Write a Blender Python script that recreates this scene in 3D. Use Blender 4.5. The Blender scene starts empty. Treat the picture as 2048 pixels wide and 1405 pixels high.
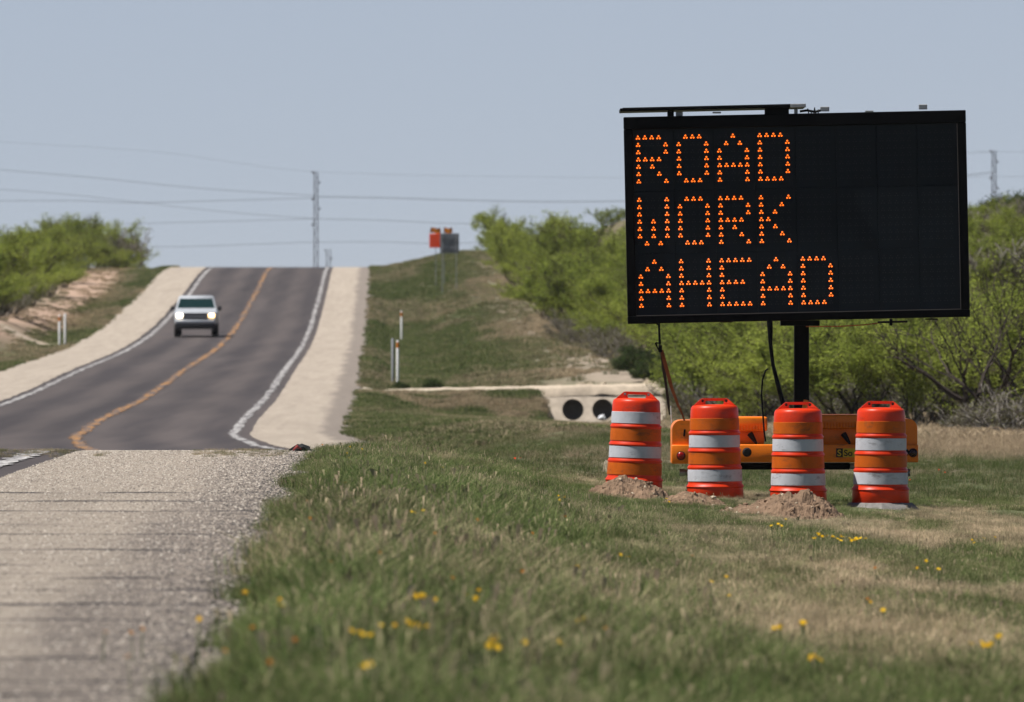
import bpy, bmesh, math, random
import numpy as np
from mathutils import Vector, Matrix

random.seed(7)
rng = np.random.default_rng(11)
S = bpy.context.scene
COL = S.collection

# ------------------------------------------------------------------ camera
F = 22755.0                       # focal length in pixels of the 2048 px frame (400 mm lens)
HY = 676.0                        # image row of the horizon
cd = bpy.data.cameras.new('camera')
cam = bpy.data.objects.new('camera', cd)
COL.objects.link(cam)
cam.rotation_euler = (math.pi / 2, 0, 0)
cd.sensor_width = 36.0
cd.lens = F / 2048 * 36.0
cd.shift_y = (HY - 702.5) / 2048
cd.clip_start = 1.0
cd.clip_end = 20000
cd.dof.use_dof = True
cd.dof.focus_distance = 108.5
cd.dof.aperture_fstop = 10.0
S.camera = cam

# ------------------------------------------------------------------ sky, sun, exposure
SUN_EL, SUN_ROT = math.radians(62), math.radians(262)
W = bpy.data.worlds.new('World')
S.world = W
W.use_nodes = True
wn = W.node_tree
for n in list(wn.nodes):
    wn.nodes.remove(n)
sky = wn.nodes.new('ShaderNodeTexSky')
sky.sky_type = 'NISHITA'
sky.sun_disc = False
sky.sun_elevation = SUN_EL
sky.sun_rotation = SUN_ROT
sky.altitude = 5000
sky.air_density = 1.0
sky.dust_density = 0.0
sky.ozone_density = 2.0
bg = wn.nodes.new('ShaderNodeBackground')
bg.inputs['Strength'].default_value = 0.05
wo = wn.nodes.new('ShaderNodeOutputWorld')
veil = wn.nodes.new('ShaderNodeMix'); veil.data_type = 'RGBA'       # even, milky veil over the whole clear sky
geo = wn.nodes.new('ShaderNodeTexCoord'); sxyz = wn.nodes.new('ShaderNodeSeparateXYZ'); mr = wn.nodes.new('ShaderNodeMapRange')
wn.links.new(geo.outputs['Generated'], sxyz.inputs[0]); wn.links.new(sxyz.outputs['Z'], mr.inputs['Value'])
mr.inputs['From Min'].default_value = 0.0; mr.inputs['From Max'].default_value = 0.28      # haze thins out towards the zenith
mr.inputs['To Min'].default_value = 0.68; mr.inputs['To Max'].default_value = 0.0; mr.interpolation_type = 'SMOOTHSTEP'
wn.links.new(mr.outputs[0], veil.inputs[0])
veil.inputs[7].default_value = (7.5, 8.2, 10.0, 1)
wn.links.new(sky.outputs[0], veil.inputs[6])
wn.links.new(veil.outputs[2], bg.inputs['Color'])
wn.links.new(bg.outputs[0], wo.inputs['Surface'])
sd = bpy.data.lights.new('sun', 'SUN')
sd.energy = 5.0
sd.angle = math.radians(0.53)
sd.color = (1.0, 0.95, 0.88)
sun = bpy.data.objects.new('sun', sd)
COL.objects.link(sun)
sdir = Vector((math.sin(SUN_ROT) * math.cos(SUN_EL), math.cos(SUN_ROT) * math.cos(SUN_EL), math.sin(SUN_EL)))
sun.rotation_euler = (-sdir).to_track_quat('-Z', 'Y').to_euler()
sun.location = (-20, 60, 60)
S.view_settings.view_transform = 'Standard'
S.view_settings.look = 'None'
S.view_settings.exposure = 0.38
S.view_settings.gamma = 1.0
S.view_settings.use_curve_mapping = False

# ------------------------------------------------------------------ helpers
def sstep(a, b, x):
    t = np.clip((np.asarray(x, float) - a) / (b - a), 0, 1)
    return t * t * (3 - 2 * t)

def hash2(i, j, s):
    n = (i * 374761393 + j * 668265263 + s * 974711) & 0x7fffffff
    n = ((n ^ (n >> 13)) * 1274126177) & 0x7fffffff
    n = n ^ (n >> 16)
    return (n & 0xffff) / 65535.0

def vnoise(x, y, s=0):
    x = np.asarray(x, float); y = np.asarray(y, float)
    i = np.floor(x).astype(np.int64); j = np.floor(y).astype(np.int64)
    fx = x - i; fy = y - j
    fx = fx * fx * (3 - 2 * fx); fy = fy * fy * (3 - 2 * fy)
    a = hash2(i, j, s); b = hash2(i + 1, j, s); c = hash2(i, j + 1, s); d = hash2(i + 1, j + 1, s)
    return (a * (1 - fx) + b * fx) * (1 - fy) + (c * (1 - fx) + d * fx) * fy

def fbm(x, y, s=0, o=4):
    r = 0; a = 0.5; t = 0
    for k in range(o):
        r = r + a * vnoise(x * 2 ** k + 13.7 * k, y * 2 ** k + 7.1 * k, s + k); t += a; a *= 0.5
    return r / t

def pchip(X, Y):
    X = np.array(X, float); Y = np.array(Y, float)
    h = np.diff(X); dl = np.diff(Y) / h
    m = np.zeros(len(X)); m[0] = dl[0]; m[-1] = dl[-1]
    for k in range(1, len(X) - 1):
        if dl[k - 1] * dl[k] <= 0: m[k] = 0
        else:
            w1 = 2 * h[k] + h[k - 1]; w2 = h[k] + 2 * h[k - 1]
            m[k] = (w1 + w2) / (w1 / dl[k - 1] + w2 / dl[k])
    def f(x):
        x = np.asarray(x, float)
        k = np.clip(np.searchsorted(X, x) - 1, 0, len(X) - 2)
        t = np.clip((x - X[k]) / h[k], 0, 1)
        return ((1 + 2 * t) * (1 - t) ** 2 * Y[k] + t * (1 - t) ** 2 * h[k] * m[k]
                + t * t * (3 - 2 * t) * Y[k + 1] + t * t * (t - 1) * h[k] * m[k + 1])
    return f

class MB:
    """collects vertices and faces, builds ONE mesh object"""
    def __init__(s): s.v = []; s.f = []; s.m = []
    def add(s, vs, fs, mi=0):
        o = len(s.v); s.v += [tuple(v) for v in vs]
        for f in fs: s.f.append(tuple(i + o for i in f)); s.m.append(mi)
    def box(s, c, d, mi=0, rot=None):
        x, y, z = d[0] / 2, d[1] / 2, d[2] / 2
        vs = [Vector((a * x, b * y, e * z)) for a in (-1, 1) for b in (-1, 1) for e in (-1, 1)]
        if rot is not None: vs = [rot @ v for v in vs]
        vs = [v + Vector(c) for v in vs]
        s.add(vs, [(0, 1, 3, 2), (4, 6, 7, 5), (0, 4, 5, 1), (2, 3, 7, 6), (0, 2, 6, 4), (1, 5, 7, 3)], mi)
    def bbox(s, c, d, r=0.01, seg=2, mi=0, rot=None):
        bm = bmesh.new(); bmesh.ops.create_cube(bm, size=1.0)
        bmesh.ops.scale(bm, vec=d, verts=bm.verts)
        bmesh.ops.bevel(bm, geom=list(bm.edges), offset=min(r, min(d) * 0.45), segments=seg, profile=0.5, affect='EDGES')
        bm.verts.index_update()
        vs = [v.co.copy() for v in bm.verts]
        if rot is not None: vs = [rot @ v for v in vs]
        s.add([v + Vector(c) for v in vs], [tuple(v.index for v in f.verts) for f in bm.faces], mi); bm.free()
    def tube(s, pts, rad, n=6, mi=0, cap=True):
        pts = [Vector(p) for p in pts]
        if not hasattr(rad, '__len__'): rad = [rad] * len(pts)
        o = len(s.v); N = len(pts)
        t = (pts[1] - pts[0]).normalized()
        u = t.orthogonal().normalized()
        for k in range(N):
            a = pts[max(k - 1, 0)]; b = pts[min(k + 1, N - 1)]
            t = (b - a); t = t.normalized() if t.length > 1e-9 else Vector((0, 0, 1))
            u = (u - t * u.dot(t)); u = u.normalized() if u.length > 1e-6 else t.orthogonal().normalized()
            w = t.cross(u)
            for q in range(n):
                an = 2 * math.pi * q / n
                s.v.append(tuple(pts[k] + (u * math.cos(an) + w * math.sin(an)) * rad[k]))
        for k in range(N - 1):
            for q in range(n):
                a = o + k * n + q; b = o + k * n + (q + 1) % n
                s.f.append((a, b, b + n, a + n)); s.m.append(mi)
        if cap:
            s.f.append(tuple(o + q for q in range(n))[::-1]); s.m.append(mi)
            s.f.append(tuple(o + (N - 1) * n + q for q in range(n))); s.m.append(mi)
    def lathe(s, prof, n=40, c=(0, 0, 0), mi=0, axis='z', top=False, bot=False):
        o = len(s.v)
        for r, z in prof:
            for q in range(n):
                a = 2 * math.pi * q / n
                if axis == 'z': p = (r * math.cos(a), r * math.sin(a), z)
                elif axis == 'x': p = (z, r * math.cos(a), r * math.sin(a))
                else: p = (r * math.sin(a), z, r * math.cos(a))
                s.v.append((p[0] + c[0], p[1] + c[1], p[2] + c[2]))
        for k in range(len(prof) - 1):
            for q in range(n):
                a = o + k * n + q; b = o + k * n + (q + 1) % n
                s.f.append((a, b, b + n, a + n)); s.m.append(mi)
        if bot: s.f.append(tuple(o + q for q in range(n))[::-1]); s.m.append(mi)
        if top: s.f.append(tuple(o + (len(prof) - 1) * n + q for q in range(n))); s.m.append(mi)
    def prism(s, poly, y0, y1, mi=0):
        """polygon in x,z extruded along y"""
        n = len(poly); o = len(s.v)
        for y in (y0, y1):
            for x, z in poly: s.v.append((x, y, z))
        s.f.append(tuple(o + q for q in range(n))); s.m.append(mi)
        s.f.append(tuple(o + n + q for q in range(n))[::-1]); s.m.append(mi)
        for q in range(n):
            a = o + q; b = o + (q + 1) % n
            s.f.append((a, a + n, b + n, b)); s.m.append(mi)
    def mesh(s, name, mats, smooth=None):
        me = bpy.data.meshes.new(name)
        me.from_pydata(s.v, [], s.f)
        for m in (mats if isinstance(mats, (list, tuple)) else [mats]): me.materials.append(m)
        if any(s.m): me.polygons.foreach_set('material_index', s.m)
        bm = bmesh.new(); bm.from_mesh(me); bmesh.ops.recalc_face_normals(bm, faces=bm.faces); bm.to_mesh(me); bm.free()
        if smooth is not None:
            me.polygons.foreach_set('use_smooth', [True] * len(me.polygons))
            me.set_sharp_from_angle(angle=math.radians(smooth))
        me.update()
        return me
    def build(s, name, mats, parent=None, smooth=None):
        return link(name, s.mesh(name, mats, smooth), parent)

def link(name, me, parent=None):
    o = bpy.data.objects.new(name, me); COL.objects.link(o)
    if parent is not None: o.parent = parent
    return o

def thing(name, label, cat, loc=(0, 0, 0), rz=0, group=None):
    o = bpy.data.objects.new(name, None); COL.objects.link(o)
    o.empty_display_size = 0.3
    o.location = loc; o.rotation_euler = (0, 0, rz)
    return tag(o, label, cat, group)

def tag(o, label, cat, group=None):
    o['label'] = label; o['category'] = cat
    if group: o['group'] = group
    return o

def kids(o): return [c for c in KID.get(o.name, [])]
KID = {}
def dup(root, loc, rz=0, sc=None, label=None, group=None):
    r = root.copy(); COL.objects.link(r); r.location = loc; r.rotation_euler = (0, 0, rz)
    if sc is not None: r.scale = sc
    if label: r['label'] = label
    if group: r['group'] = group
    for ch in root.children:
        c = ch.copy(); COL.objects.link(c); c.parent = r
        for g in ch.children:
            d = g.copy(); COL.objects.link(d); d.parent = c
    return r

# ------------------------------------------------------------------ materials
def mat(name, col=(0.5, 0.5, 0.5), rough=0.6, spec=0.3, metal=0.0, noise=0.0, nscale=8.0, bump=0.0, bscale=60.0, emis=None, es=0.0, col2=None, scuff=0.0):
    m = bpy.data.materials.new(name); m.use_nodes = True
    t = m.node_tree; b = t.nodes['Principled BSDF']
    b.inputs['Base Color'].default_value = (*col, 1); b.inputs['Roughness'].default_value = rough
    b.inputs['Specular IOR Level'].default_value = spec; b.inputs['Metallic'].default_value = metal
    if noise > 0 or bump > 0:
        tc = t.nodes.new('ShaderNodeTexCoord')
    if noise > 0:
        nz = t.nodes.new('ShaderNodeTexNoise'); nz.inputs['Scale'].default_value = nscale; nz.inputs['Detail'].default_value = 8
        nz.inputs['Roughness'].default_value = 0.65
        t.links.new(tc.outputs['Object'], nz.inputs['Vector'])
        rp = t.nodes.new('ShaderNodeValToRGB')
        rp.color_ramp.elements[0].position = 0.3; rp.color_ramp.elements[1].position = 0.7
        c2 = col2 or tuple(min(1, c * (1 + noise)) for c in col)
        c1 = tuple(c * (1 - noise) for c in col) if col2 is None else col
        rp.color_ramp.elements[0].color = (*c1, 1); rp.color_ramp.elements[1].color = (*c2, 1)
        t.links.new(nz.outputs['Fac'], rp.inputs['Fac']); t.links.new(rp.outputs['Color'], b.inputs['Base Color'])
    if bump > 0:
        n2 = t.nodes.new('ShaderNodeTexNoise'); n2.inputs['Scale'].default_value = bscale; n2.inputs['Detail'].default_value = 5
        t.links.new(tc.outputs['Object'], n2.inputs['Vector'])
        bp = t.nodes.new('ShaderNodeBump'); bp.inputs['Strength'].default_value = bump; bp.inputs['Distance'].default_value = 0.02
        t.links.new(n2.outputs['Fac'], bp.inputs['Height']); t.links.new(bp.outputs['Normal'], b.inputs['Normal'])
    if scuff > 0:
        n3 = t.nodes.new('ShaderNodeTexNoise'); n3.inputs['Scale'].default_value = 4.5; n3.inputs['Detail'].default_value = 9; n3.inputs['Roughness'].default_value = 0.75
        mp = t.nodes.new('ShaderNodeVectorMath'); mp.operation = 'MULTIPLY'; mp.inputs[1].default_value = (1.0, 1.0, 2.6)
        ge = t.nodes.new('ShaderNodeNewGeometry'); t.links.new(ge.outputs['Position'], mp.inputs[0]); t.links.new(mp.outputs[0], n3.inputs['Vector'])
        r3 = t.nodes.new('ShaderNodeValToRGB'); r3.color_ramp.elements[0].position = 0.54; r3.color_ramp.elements[1].position = 0.66
        r3.color_ramp.elements[0].color = (0, 0, 0, 1); r3.color_ramp.elements[1].color = (scuff, scuff, scuff, 1); t.links.new(n3.outputs['Fac'], r3.inputs['Fac'])
        mx = t.nodes.new('ShaderNodeMix'); mx.data_type = 'RGBA'; t.links.new(r3.outputs['Color'], mx.inputs[0])
        src = b.inputs['Base Color'].links[0].from_socket; t.links.new(src, mx.inputs[6]); mx.inputs[7].default_value = (0.06, 0.045, 0.035, 1)
        t.links.new(mx.outputs[2], b.inputs['Base Color'])
    if emis:
        b.inputs['Emission Color'].default_value = (*emis, 1); b.inputs['Emission Strength'].default_value = es
    return m

class NT:
    """tiny node-graph helper"""
    def __init__(s, name):
        s.m = bpy.data.materials.new(name); s.m.use_nodes = True
        s.t = s.m.node_tree; s.b = s.t.nodes['Principled BSDF']; s.out = s.t.nodes['Material Output']
    def n(s, ty, **k):
        x = s.t.nodes.new(ty)
        for a, v in k.items(): setattr(x, a, v)
        return x
    def l(s, a, b): s.t.links.new(a, b)
    def math(s, op, a, b=None, c=None):
        x = s.n('ShaderNodeMath', operation=op)
        for i, v in enumerate((a, b, c)):
            if v is None: continue
            if isinstance(v, (int, float)): x.inputs[i].default_value = v
            else: s.l(v, x.inputs[i])
        return x.outputs[0]
    def ramp(s, fac, stops):
        r = s.n('ShaderNodeValToRGB'); e = r.color_ramp.elements
        while len(e) < len(stops): e.new(0.5)
        for q, (p, c) in zip(e, stops):
            q.position = p; q.color = (*c, 1) if hasattr(c, '__len__') else (c, c, c, 1)
        s.l(fac, r.inputs['Fac']); return r.outputs['Color']
    def mix(s, f, a, b, blend='MIX'):
        x = s.n('ShaderNodeMix', data_type='RGBA', blend_type=blend)
        for i, v in ((0, f), (6, a), (7, b)):
            if isinstance(v, (int, float)): x.inputs[i].default_value = v
            elif isinstance(v, tuple): x.inputs[i].default_value = (*v, 1)
            else: s.l(v, x.inputs[i])
        return x.outputs[2]
    def noise(s, vec, scale, detail=6, rough=0.6):
        x = s.n('ShaderNodeTexNoise'); x.inputs['Scale'].default_value = scale
        x.inputs['Detail'].default_value = detail; x.inputs['Roughness'].default_value = rough
        if vec is not None: s.l(vec, x.inputs['Vector'])
        return x.outputs['Fac']
    def vscale(s, vec, sc):
        x = s.n('ShaderNodeVectorMath', operation='MULTIPLY'); x.inputs[1].default_value = sc; s.l(vec, x.inputs[0]); return x.outputs[0]
    def attr(s, name, ty='GEOMETRY'):
        x = s.n('ShaderNodeAttribute', attribute_name=name, attribute_type=ty); return x
    def bump(s, h, st, dist):
        x = s.n('ShaderNodeBump'); x.inputs['Strength'].default_value = st; x.inputs['Distance'].default_value = dist
        s.l(h, x.inputs['Height']); s.l(x.outputs['Normal'], s.b.inputs['Normal'])

def m_ground():
    g = NT('ground_soil'); co = g.n('ShaderNodeTexCoord').outputs['Object']
    c = g.attr('gcol').outputs['Color']
    n1 = g.noise(co, 1.3, 8, 0.7); n2 = g.noise(co, 14, 6, 0.7)
    f = g.math('MULTIPLY', g.math('ADD', 0.55, n1), g.math('ADD', 0.55, n2))
    c2 = g.mix(1.0, c, g.ramp(f, [(0.5, 0.45), (1.6, 1.0)]), 'MULTIPLY')
    f2 = g.n('ShaderNodeMix', data_type='RGBA', blend_type='MULTIPLY')
    v = g.n('ShaderNodeCombineColor'); [g.l(f, v.inputs[i]) for i in range(3)]
    f2.inputs[0].default_value = 0.85; g.l(c, f2.inputs[6]); g.l(v.outputs[0], f2.inputs[7])
    g.l(f2.outputs[2], g.b.inputs['Base Color']); g.b.inputs['Roughness'].default_value = 0.95
    g.b.inputs['Specular IOR Level'].default_value = 0.1
    g.bump(n2, 0.8, 0.05)
    return g.m

def m_shoulder():
    g = NT('chip_seal_shoulder'); co = g.n('ShaderNodeTexCoord').outputs['Object']
    lat = g.attr('lat').outputs['Fac']
    sep = g.n('ShaderNodeSeparateXYZ'); g.l(co, sep.inputs[0])
    big = g.noise(g.vscale(co, (1, 0.05, 1)), 0.9, 5, 0.6)
    fine = g.noise(co, 38, 8, 0.85)
    gr = g.noise(co, 150, 3, 0.8)
    base = g.ramp(big, [(0.3, (0.52, 0.447, 0.370)), (0.7, (0.59, 0.510, 0.425))])
    base = g.mix(0.75, base, g.ramp(fine, [(0.34, 0.30), (0.6, 1.0)]), 'MULTIPLY')
    spk = g.noise(g.vscale(co, (1, 0.05, 1)), 30, 8, 0.85)
    base = g.mix(0.45, base, g.ramp(spk, [(0.36, 0.35), (0.52, 1.0)]), 'MULTIPLY')
    base = g.mix(0.4, base, g.ramp(g.noise(g.vscale(co, (1, 0.04, 1)), 3.0, 6, 0.75), [(0.36, 0.6), (0.6, 1.0)]), 'MULTIPLY')
    # darker loose gravel towards the grass, wavering edge
    wob = g.noise(g.vscale(co, (1, 0.12, 1)), 1.1, 6, 0.7)
    e = g.math('SUBTRACT', lat, g.math('MULTIPLY', wob, 1.15))
    em = g.ramp(e, [(0.0, 1.0), (0.28, 0.0)])
    dark = g.mix(g.ramp(g.noise(co, 30, 5, 0.9), [(0.42, 0.0), (0.56, 1.0)]), (0.085, 0.074, 0.07), (0.25, 0.215, 0.19))
    base = g.mix(g.math('MULTIPLY', em, 0.72), base, dark)
    # transverse cracks every 2.5 m, broken up along their length
    wv = g.noise(g.vscale(co, (0.9, 0.02, 1)), 1.6, 3, 0.7)
    yy = g.math('ADD', g.math('ADD', sep.outputs['Y'], g.math('MULTIPLY', wv, 0.9)), g.math('MULTIPLY', g.noise(g.vscale(co, (0.0, 0.33, 0)), 1.0, 2, 0.5), 3.2))
    fr = g.math('ABSOLUTE', g.math('SUBTRACT', g.math('FRACT', g.math('MULTIPLY', yy, 0.40)), 0.5))
    cr = g.ramp(fr, [(0.008, 1.0), (0.030, 0.0)])
    br = g.ramp(g.noise(g.vscale(co, (0.7, 0.5, 1)), 1.0, 4, 0.8), [(0.30, 0.0), (0.46, 1.0)])
    near = g.ramp(g.math('MULTIPLY', sep.outputs['Y'], 0.01), [(0.70, 1.0), (1.0, 0.25)])
    base = g.mix(g.math('MULTIPLY', g.math('MULTIPLY', g.math('MULTIPLY', cr, br), near), 0.85), base, (0.05, 0.046, 0.046))
    g.l(base, g.b.inputs['Base Color']); g.b.inputs['Roughness'].default_value = 0.9
    g.b.inputs['Specular IOR Level'].default_value = 0.15
    g.bump(g.math('ADD', fine, gr), 0.9, 0.012)
    return g.m

def m_asphalt():
    g = NT('asphalt'); co = g.n('ShaderNodeTexCoord').outputs['Object']
    lat = g.attr('lat').outputs['Fac']
    n = g.noise(g.vscale(co, (1, 0.03, 1)), 1.2, 5, 0.6); fi = g.noise(co, 30, 4, 0.8)
    wheel = g.math('MULTIPLY', g.math('SINE', g.math('MULTIPLY', lat, 3.5)), 0.17)
    f = g.math('ADD', g.math('ADD', n, wheel), g.math('MULTIPLY', fi, 0.15))
    c = g.ramp(f, [(0.34, (0.056, 0.049, 0.051)), (0.80, (0.098, 0.083, 0.080))])
    c = g.mix(0.35, c, g.ramp(g.noise(g.vscale(co, (1, 0.05, 1)), 0.25, 3), [(0.35, 0.6), (0.65, 1.0)]), 'MULTIPLY')
    g.l(c, g.b.inputs['Base Color']); g.b.inputs['Roughness'].default_value = 0.85
    g.b.inputs['Specular IOR Level'].default_value = 0.2
    return g.m

def m_paint(name, col, lo=0.44, hi=0.56):
    g = NT(name); co = g.n('ShaderNodeTexCoord').outputs['Object']
    w = g.noise(g.vscale(co, (2.2, 0.09, 1)), 2.4, 8, 0.9)
    c = g.mix(g.ramp(w, [(lo, 1.0), (hi, 0.0)]), col, (0.09, 0.08, 0.08))
    g.l(c, g.b.inputs['Base Color']); g.b.inputs['Roughness'].default_value = 0.7
    return g.m

def m_foliage(name, c1, c2, straw=None, transl=0.35, inst=False):
    """leaf material: varies per leaf and per plant; inst: reads instance attributes tint and val"""
    g = NT(name)
    rp = g.n('ShaderNodeNewGeometry').outputs['Random Per Island']
    oi = g.n('ShaderNodeObjectInfo').outputs['Random']
    if inst:
        ti = g.attr('tint', 'INSTANCER').outputs['Fac']; va = g.attr('val', 'INSTANCER').outputs['Fac']
        base = g.mix(rp, c1, c2)
        base = g.mix(g.ramp(g.math('ADD', ti, g.math('MULTIPLY', g.math('SUBTRACT', rp, 0.5), 0.7)), [(0.25, 0.0), (0.8, 1.0)]), base, straw)
        v = g.n('ShaderNodeCombineColor'); [g.l(va, v.inputs[i]) for i in range(3)]
        base = g.mix(1.0, base, v.outputs[0], 'MULTIPLY')
    else:
        cl = g.attr('clump').outputs['Fac']
        base = g.mix(g.math('ADD', g.math('MULTIPLY', rp, 0.25), g.math('ADD', g.math('MULTIPLY', oi, 0.35), g.math('MULTIPLY', cl, 0.4))), c1, c2)
        base = g.mix(g.ramp(cl, [(0.04, 0.8), (0.22, 0.0)]), base, (0.10, 0.085, 0.05))
    d = g.n('ShaderNodeBsdfDiffuse'); tr = g.n('ShaderNodeBsdfTranslucent'); mx = g.n('ShaderNodeMixShader')
    mx.inputs[0].default_value = transl
    g.l(base, d.inputs['Color']); g.l(base, tr.inputs['Color'])
    g.l(d.outputs[0], mx.inputs[1]); g.l(tr.outputs[0], mx.inputs[2]); g.l(mx.outputs[0], g.out.inputs['Surface'])
    return g.m

M = {
    'ground': m_ground(), 'shoulder': m_shoulder(), 'asphalt': m_asphalt(),
    'white_line': m_paint('white_road_paint', (0.46, 0.45, 0.44)), 'yellow_line': m_paint('yellow_road_paint', (0.46, 0.21, 0.03), 0.48, 0.58),
    'dirt': mat('loose_dirt', (0.20, 0.135, 0.09), 0.95, 0.1, noise=0.45, nscale=9, bump=1.0, bscale=30),
    'stone': mat('pale_limestone', (0.42, 0.35, 0.26), 0.9, 0.1, noise=0.25, nscale=6, bump=0.6, bscale=20),
    'drive': mat('caliche_gravel', (0.50, 0.42, 0.33), 0.95, 0.1, noise=0.25, nscale=3, bump=0.5, bscale=12),
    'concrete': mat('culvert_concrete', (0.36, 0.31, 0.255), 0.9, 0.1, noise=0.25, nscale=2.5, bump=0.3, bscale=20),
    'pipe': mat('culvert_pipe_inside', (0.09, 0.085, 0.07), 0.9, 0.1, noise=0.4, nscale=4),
    'black': mat('black_powder_coat', (0.0025, 0.0025, 0.003), 0.5, 0.08, noise=0.3, nscale=12),
    'face': mat('sign_face', (0.0024, 0.0060, 0.0098), 0.45, 0.22, noise=0.35, nscale=3.0),
    'deadled': mat('unlit_diode', (0.014, 0.014, 0.017), 0.4, 0.3),
    'led': mat('lit_diode', (0.3, 0.05, 0.01), 0.4, 0.3, emis=(1.0, 0.15, 0.010), es=1.8),
    'edge': mat('worn_bare_edge', (0.12, 0.10, 0.09), 0.5, 0.4),
    'orange': mat('orange_trailer_paint', (0.85, 0.20, 0.006), 0.38, 0.35, noise=0.10, nscale=5, scuff=0.4),
    'solar': mat('solar_glass', (0.008, 0.009, 0.013), 0.2, 0.5),
    'alu': mat('aluminium', (0.30, 0.31, 0.32), 0.45, 0.4, metal=0.4, noise=0.2, nscale=10),
    'steel': mat('galvanised_steel', (0.28, 0.29, 0.30), 0.4, 0.4, metal=0.6, noise=0.3, nscale=14),
    'rubber': mat('rubber', (0.012, 0.012, 0.012), 0.8, 0.2, noise=0.4, nscale=20),
    'redlens': mat('red_lens', (0.30, 0.008, 0.006), 0.2, 0.5),
    'darklens': mat('dark_lens', (0.03, 0.006, 0.006), 0.25, 0.5),
    'strap': mat('orange_strap', (0.26, 0.075, 0.028), 0.85, 0.1, noise=0.3, nscale=10),
    'darkstrap': mat('dark_strap', (0.06, 0.035, 0.028), 0.85, 0.1),
    'drum': mat('orange_drum_plastic', (0.66, 0.038, 0.006), 0.38, 0.3, noise=0.12, nscale=5, bump=0.2, bscale=6, scuff=0.35),
    'amber': mat('orange_reflective_sheeting', (0.52, 0.105, 0.008), 0.55, 0.15, noise=0.14, nscale=9, bump=0.15, bscale=7, scuff=0.6),
    'silver': mat('white_reflective_sheeting', (0.50, 0.51, 0.55), 0.55, 0.15, noise=0.10, nscale=9, bump=0.15, bscale=7, scuff=0.6),
    'base': mat('grey_rubber_base', (0.22, 0.21, 0.20), 0.9, 0.1, noise=0.25, nscale=15),
    'decal_black': mat('decal_black', (0.012, 0.012, 0.012), 0.5), 'decal_yellow': mat('decal_yellow', (0.62, 0.40, 0.02), 0.5),
    'truck': mat('white_car_paint', (0.46, 0.49, 0.53), 0.25, 0.5),
    'glass': mat('tinted_glass', (0.008, 0.028, 0.028), 0.08, 0.5),
    'trim': mat('dark_plastic', (0.018, 0.02, 0.024), 0.5, 0.3), 'chrome': mat('chrome', (0.55, 0.57, 0.60), 0.2, 0.5, metal=0.7),
    'bumper': mat('grey_bumper', (0.40, 0.43, 0.47), 0.35, 0.5, metal=0.3),
    'lamp': mat('lit_headlamp', (0.8, 0.8, 0.8), 0.2, 0.5, emis=(1.0, 0.80, 0.55), es=9.0),
    'lamp2': mat('lit_headlamp_warm', (0.8, 0.8, 0.8), 0.2, 0.5, emis=(1.0, 0.62, 0.25), es=5.0),
    'signback': mat('sign_back_aluminium', (0.17, 0.185, 0.205), 0.6, 0.3, metal=0.2, noise=0.25, nscale=3),
    'signorange': mat('fluorescent_orange_sheeting', (1.0, 0.085, 0.016), 0.5), 'flag': mat('amber_flag_cloth', (0.50, 0.17, 0.012), 0.8, noise=0.25, nscale=4),
    'post_white': mat('white_delineator', (0.80, 0.80, 0.80), 0.6, noise=0.12, nscale=6), 'post_grey': mat('grey_delineator', (0.30, 0.31, 0.33), 0.6, noise=0.2, nscale=6),
    'reflector': mat('amber_reflector', (0.55, 0.17, 0.02), 0.4),
    'pole': mat('weathered_pole', (0.10, 0.095, 0.10), 0.9, 0.1, noise=0.3, nscale=2), 'wire': mat('power_wire', (0.10, 0.105, 0.115), 0.7),
    'seam': mat('tar_seam', (0.060, 0.055, 0.054), 0.8, 0.1, noise=0.5, nscale=14),
    'bark': mat('mesquite_bark', (0.055, 0.045, 0.038), 0.95, 0.1, noise=0.4, nscale=9), 'palebark': mat('pale_dead_wood', (0.22, 0.20, 0.18), 0.9, 0.1, noise=0.3, nscale=9),
    'leaf': m_foliage('mesquite_leaf', (0.085, 0.130, 0.022), (0.420, 0.480, 0.095), transl=0.42),
    'leafdark': m_foliage('dark_bush_leaf', (0.035, 0.060, 0.018), (0.075, 0.105, 0.035), transl=0.25),
    'leafgrey': m_foliage('grey_twig_leaf', (0.15, 0.125, 0.09), (0.13, 0.15, 0.05), transl=0.2),
    'grass': m_foliage('grass_blade', (0.048, 0.084, 0.024), (0.180, 0.210, 0.082), straw=(0.43, 0.34, 0.23), transl=0.3, inst=True),
    'yellow_petal': mat('yellow_petal', (0.70, 0.47, 0.01), 0.7), 'orange_petal': mat('orange_petal', (0.48, 0.22, 0.03), 0.7),
    'stem': mat('flower_stem', (0.07, 0.10, 0.03), 0.8), 'scrap': mat('torn_tyre_rubber', (0.012, 0.012, 0.013), 0.7), 'redscrap': mat('faded_red_plastic', (0.28, 0.05, 0.045), 0.7),
    'litter': mat('white_plastic_litter', (0.62, 0.64, 0.68), 0.5),
}

# ------------------------------------------------------------------ terrain functions
SLOPE = -(1024 - 765) / F
zr = pchip([0, 30, 60, 90, 112, 130, 160, 205, 230, 262, 271, 326, 397, 469, 523, 604, 710, 770, 860, 1000, 1500, 3000, 9000],
           [-1.22, -1.20, -1.17, -1.12, -1.135, -1.35, -1.75, -2.065, -2.155, -2.177, -2.07, -1.777, -1.117, -0.495, 0.253, 2.02, 4.40, 4.66, 4.5, 2.0, -12, -25, -40])
mirage_hook = pchip([0, 112, 132, 155, 180, 205, 230, 262, 300, 9999], [0, 0, 0.1, 0.9, 1.8, 1.64, 0.77, 0.0, 0, 0])  # sideways bend of the road, imitating the mirage that hooks the lane lines
zfield = pchip([0, 40, 60, 108, 160, 200, 270, 334, 343, 9999], [-1.46, -1.50, -1.54, -1.55, -1.66, -1.75, -2.08, -2.42, -2.5, -2.5])
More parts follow.
